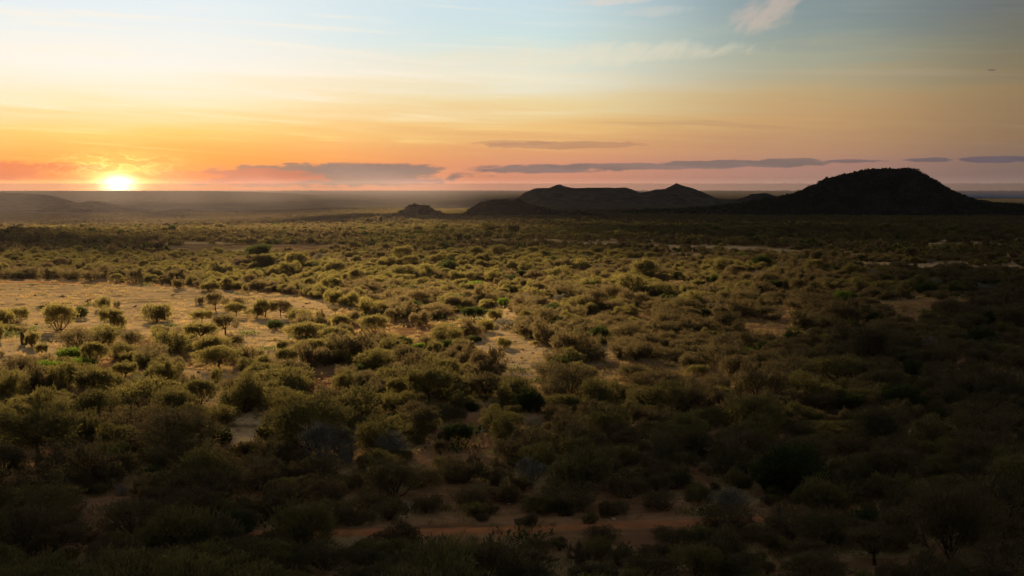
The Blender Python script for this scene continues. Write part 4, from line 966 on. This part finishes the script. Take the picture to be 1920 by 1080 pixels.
limbs('fallen_log', 1240, 822, [((-1.4, 0, .12), (-.3, .15, .22), .13, .12), ((-.3, .15, .22), (.9, 0, .3), .12, .08), ((.9, 0, .3), (1.5, .2, .62), .08, .03), ((.1, .1, .25), (.6, .3, .7), .06, .02), ((-.7, .1, .2), (-.9, .2, .75), .05, .02)],
      'dark fallen log with a lifted end on the shaded sand right of centre', 'log')
limbs('fallen_branch', 1180, 778, [((-.2, 0, .02), (-.8, 0, .8), .08, .05), ((-.8, 0, .8), (-1.3, .1, 1.5), .05, .02), ((-.2, 0, 0), (.3, .1, .9), .07, .04), ((.3, .1, .9), (.2, 0, 1.6), .04, .015), ((-.6, 0, .5), (-1.4, 0, .7), .05, .02), ((.1, 0, .5), (.9, .1, 1.1), .045, .015)],
      'bare fallen branch leaning by the dark bush right of centre', 'branch')

# ------------------------------------------------------------------ small animals grazing on the clearing
def goat_mesh(name, m, head_down=True):
    import bmesh
    hz_ = 0.10 if head_down else 0.86
    J = [(-.30, 0, .50), (-.10, 0, .52), (.12, 0, .51), (.28, 0, .55), (.40, 0, .50 if head_down else .68), (.50, 0, .30 if head_down else .80), (.58, 0, hz_ + .1 if head_down else .80), (.64, 0, hz_ if head_down else .76),
         (-.37, 0, .56), (-.43, 0, .60)]
    Rd = [.115, .135, .13, .11, .075, .055, .055, .028, .03, .012]
    E = [(0, 1), (1, 2), (2, 3), (3, 4), (4, 5), (5, 6), (6, 7), (0, 8), (8, 9)]
    for sx, root, pts, rd in ((-1, 0, [(-.31, .40), (-.26, .33), (-.37, .20), (-.35, .02)], [.07, .045, .026, .024]), (1, 3, [(.25, .40), (.25, .24), (.26, .13), (.27, .02)], [.055, .032, .024, .022])):
        for sy in (-1, 1):
            p0 = root
            for (xx, zz), r in zip(pts, rd):
                J.append((xx, sy * .085, zz)); Rd.append(r); E.append((p0, len(J) - 1)); p0 = len(J) - 1
    for sy in (-1, 1):
        b = J[6]; J.append((b[0] - .02, sy * .10, b[2] + .02)); Rd.append(.016); E.append((6, len(J) - 1))          # ears
        J.append((b[0] - .06, sy * .035, b[2] + .10)); Rd.append(.012); E.append((6, len(J) - 1)); J.append((b[0] - .14, sy * .05, b[2] + .15)); Rd.append(.007); E.append((len(J) - 2, len(J) - 1))  # horns
    me = bpy.data.meshes.new(name); me.from_pydata(J, E, []); o = bpy.data.objects.new(name + '_skeleton', me); COL.objects.link(o)
    sk = o.modifiers.new('skin', 'SKIN'); ss = o.modifiers.new('smooth', 'SUBSURF'); ss.levels = 1
    if not me.skin_vertices: 
        bm = bmesh.new(); bm.from_mesh(me); bm.verts.layers.skin.verify(); bm.to_mesh(me); bm.free()
    for v, r in zip(me.skin_vertices[0].data, Rd): v.radius = (r, r)
    me.skin_vertices[0].data[0].use_root = True
    dg = bpy.context.evaluated_depsgraph_get(); out_ = bpy.data.meshes.new_from_object(o.evaluated_get(dg)); bpy.data.objects.remove(o)
    out_.name = name; out_.materials.clear(); out_.materials.append(m); return out_
M['coat_dark'] = plain_material('dark_coat', (0.045, 0.032, 0.024), (0.025, 0.02, 0.016), 6.0)
M['coat_pale'] = plain_material('pale_coat', (0.62, 0.55, 0.45), (0.45, 0.36, 0.27), 3.0)
GD = [goat_mesh('goat', M['coat_dark'], True), goat_mesh('goat', M['coat_dark'], False)]; GP = [goat_mesh('goat', M['coat_pale'], True), goat_mesh('goat', M['coat_pale'], False)]
for (px, py, which, pose, rz, k, lab) in [
    (74, 580, 0, 0, 0.3, 1.25, 'dark animal grazing at the left end of the small herd on the clearing'), (80, 578, 0, 0, 2.8, 1.2, 'dark animal grazing in the middle of the small herd on the clearing'),
    (88, 576, 0, 1, 1.3, 1.35, 'dark animal with raised head standing behind the large dome shaped bush'), (121, 577, 0, 1, 1.0, 1.0, 'small dark animal half hidden above the large dome shaped bush'),
    (162, 569, 0, 0, 0.2, 1.1, 'dark animal grazing left of a pair in mid clearing'), (167, 567, 0, 0, 3.0, 1.25, 'dark broad animal grazing right of a pair in mid clearing'), (165, 574, 0, 1, 1.6, 0.9, 'small dark animal nearest in the trio of mid clearing'),
    (255, 549, 1, 0, 0.4, 1.3, 'pale animal with dark legs grazing alone at the back of the clearing'), (248, 590, 1, 1, 1.5, 0.7, 'small white animal standing left of the lone round bush'),
    (378, 726, 0, 0, 0.8, 0.75, 'small dark animal furthest left on the golden sand gap'), (388, 728, 0, 1, 2.2, 0.8, 'small dark animal with raised head on the golden sand gap'),
    (407, 727, 0, 0, 0.1, 1.0, 'dark animal grazing below the lone sapling'), (412, 727, 1, 0, 2.7, 0.8, 'pale animal touching a dark one below the lone sapling')]:
    x, y, z = at(px, py); o = obj('goat', (GP if which else GD)[pose]); o.location = (x, y, z); o.rotation_euler = (0, 0, rz); k *= 0.68; o.scale = (k, k, k)
    tag(o, lab, 'animal', 'small animals grazing on the open sand')

# ------------------------------------------------------------------ grass, herbs and stones on the open ground
GL = bpy.data.collections.new('grass_library')
def tuft(i, m, n, spread, seed, L, Wd, up):
    rg = np.random.default_rng(seed); P = rg.normal(0, spread, (n, 3)); P[:, 2] = np.abs(P[:, 2]) * 0.3
    ax = norm(np.concatenate([rg.normal(0, .5, (n, 2)), np.full((n, 1), up)], 1)); ll = L * rg.uniform(.5, 1.3, n); P = P + ax * ll[:, None] * 0.45
    V, Fc = blades(rg, P, ax, ll, Wd * rg.uniform(.6, 1.4, n)); me = mesh_np('grass', V, Fc, [M[m]]); set_var(me, np.repeat(rg.random(n), 4))
    GL.objects.link(bpy.data.objects.new('grass_sort_%02d' % i, me))
tuft(0, 'straw', 40, .22, 1, .42, .035, .9); tuft(1, 'straw', 60, .40, 2, .32, .04, .9); tuft(2, 'olive', 70, .35, 3, .35, .05, .7); tuft(3, 'dull', 50, .30, 4, .55, .03, .8); tuft(4, 'dark', 120, .55, 5, .30, .08, .5)
rg = np.random.default_rng(9); n = 42000
a = rg.uniform(-26, 26, n); r = np.sqrt(rg.uniform(55 ** 2, 330 ** 2, n)); x = r * np.sin(np.radians(a)); y = r * np.cos(np.radians(a))
k = (fbm(x / 7, y / 4, 87) > 0.47) | (rg.random(n) < .25); k &= ~(bare_mask(x, y) & (rg.random(n) < .72)); x, y = x[k], y[k]; n = len(x)
sortg = rg.choice([0, 1, 2, 3, 4], n, p=[.50, .36, .03, .09, .02]); kk = rg.uniform(.5, 1.3, n) * np.where(sortg == 4, 1.5, 1)
o = instancer('dry_grass', np.stack([x, y, ground_z(x, y)], 1), rg.uniform(0, 6.28, n), np.stack([kk, kk, kk], 1), sortg, GL, None)
tag(o, 'short dry grass and low herbs on the sandy ground', 'grass', None, 'stuff')
SLB = bpy.data.collections.new('stone_library')
for i in range(4):
    V, Fc = rock_mesh(700 + i, 0.6); SLB.objects.link(bpy.data.objects.new('stone_sort_%02d' % i, mesh_np('stone', V, Fc, [M['palerock' if i == 3 else 'rock']])))
n = 5200; a = rg.uniform(-26, 26, n); r = np.sqrt(rg.uniform(55 ** 2, 320 ** 2, n)); x = r * np.sin(np.radians(a)); y = r * np.cos(np.radians(a))
k = fbm(x / 12, y / 9, 93) > 0.50; x, y = x[k], y[k]; n = len(x); kk = 0.08 + 0.30 * rg.random(n) ** 3
o = instancer('stones', np.stack([x, y, ground_z(x, y)], 1), rg.uniform(0, 6.28, n), np.stack([kk, kk, kk], 1), rg.integers(0, 4, n), SLB, None)
tag(o, 'small loose stones strewn over the bare ground', 'stones', None, 'stuff')
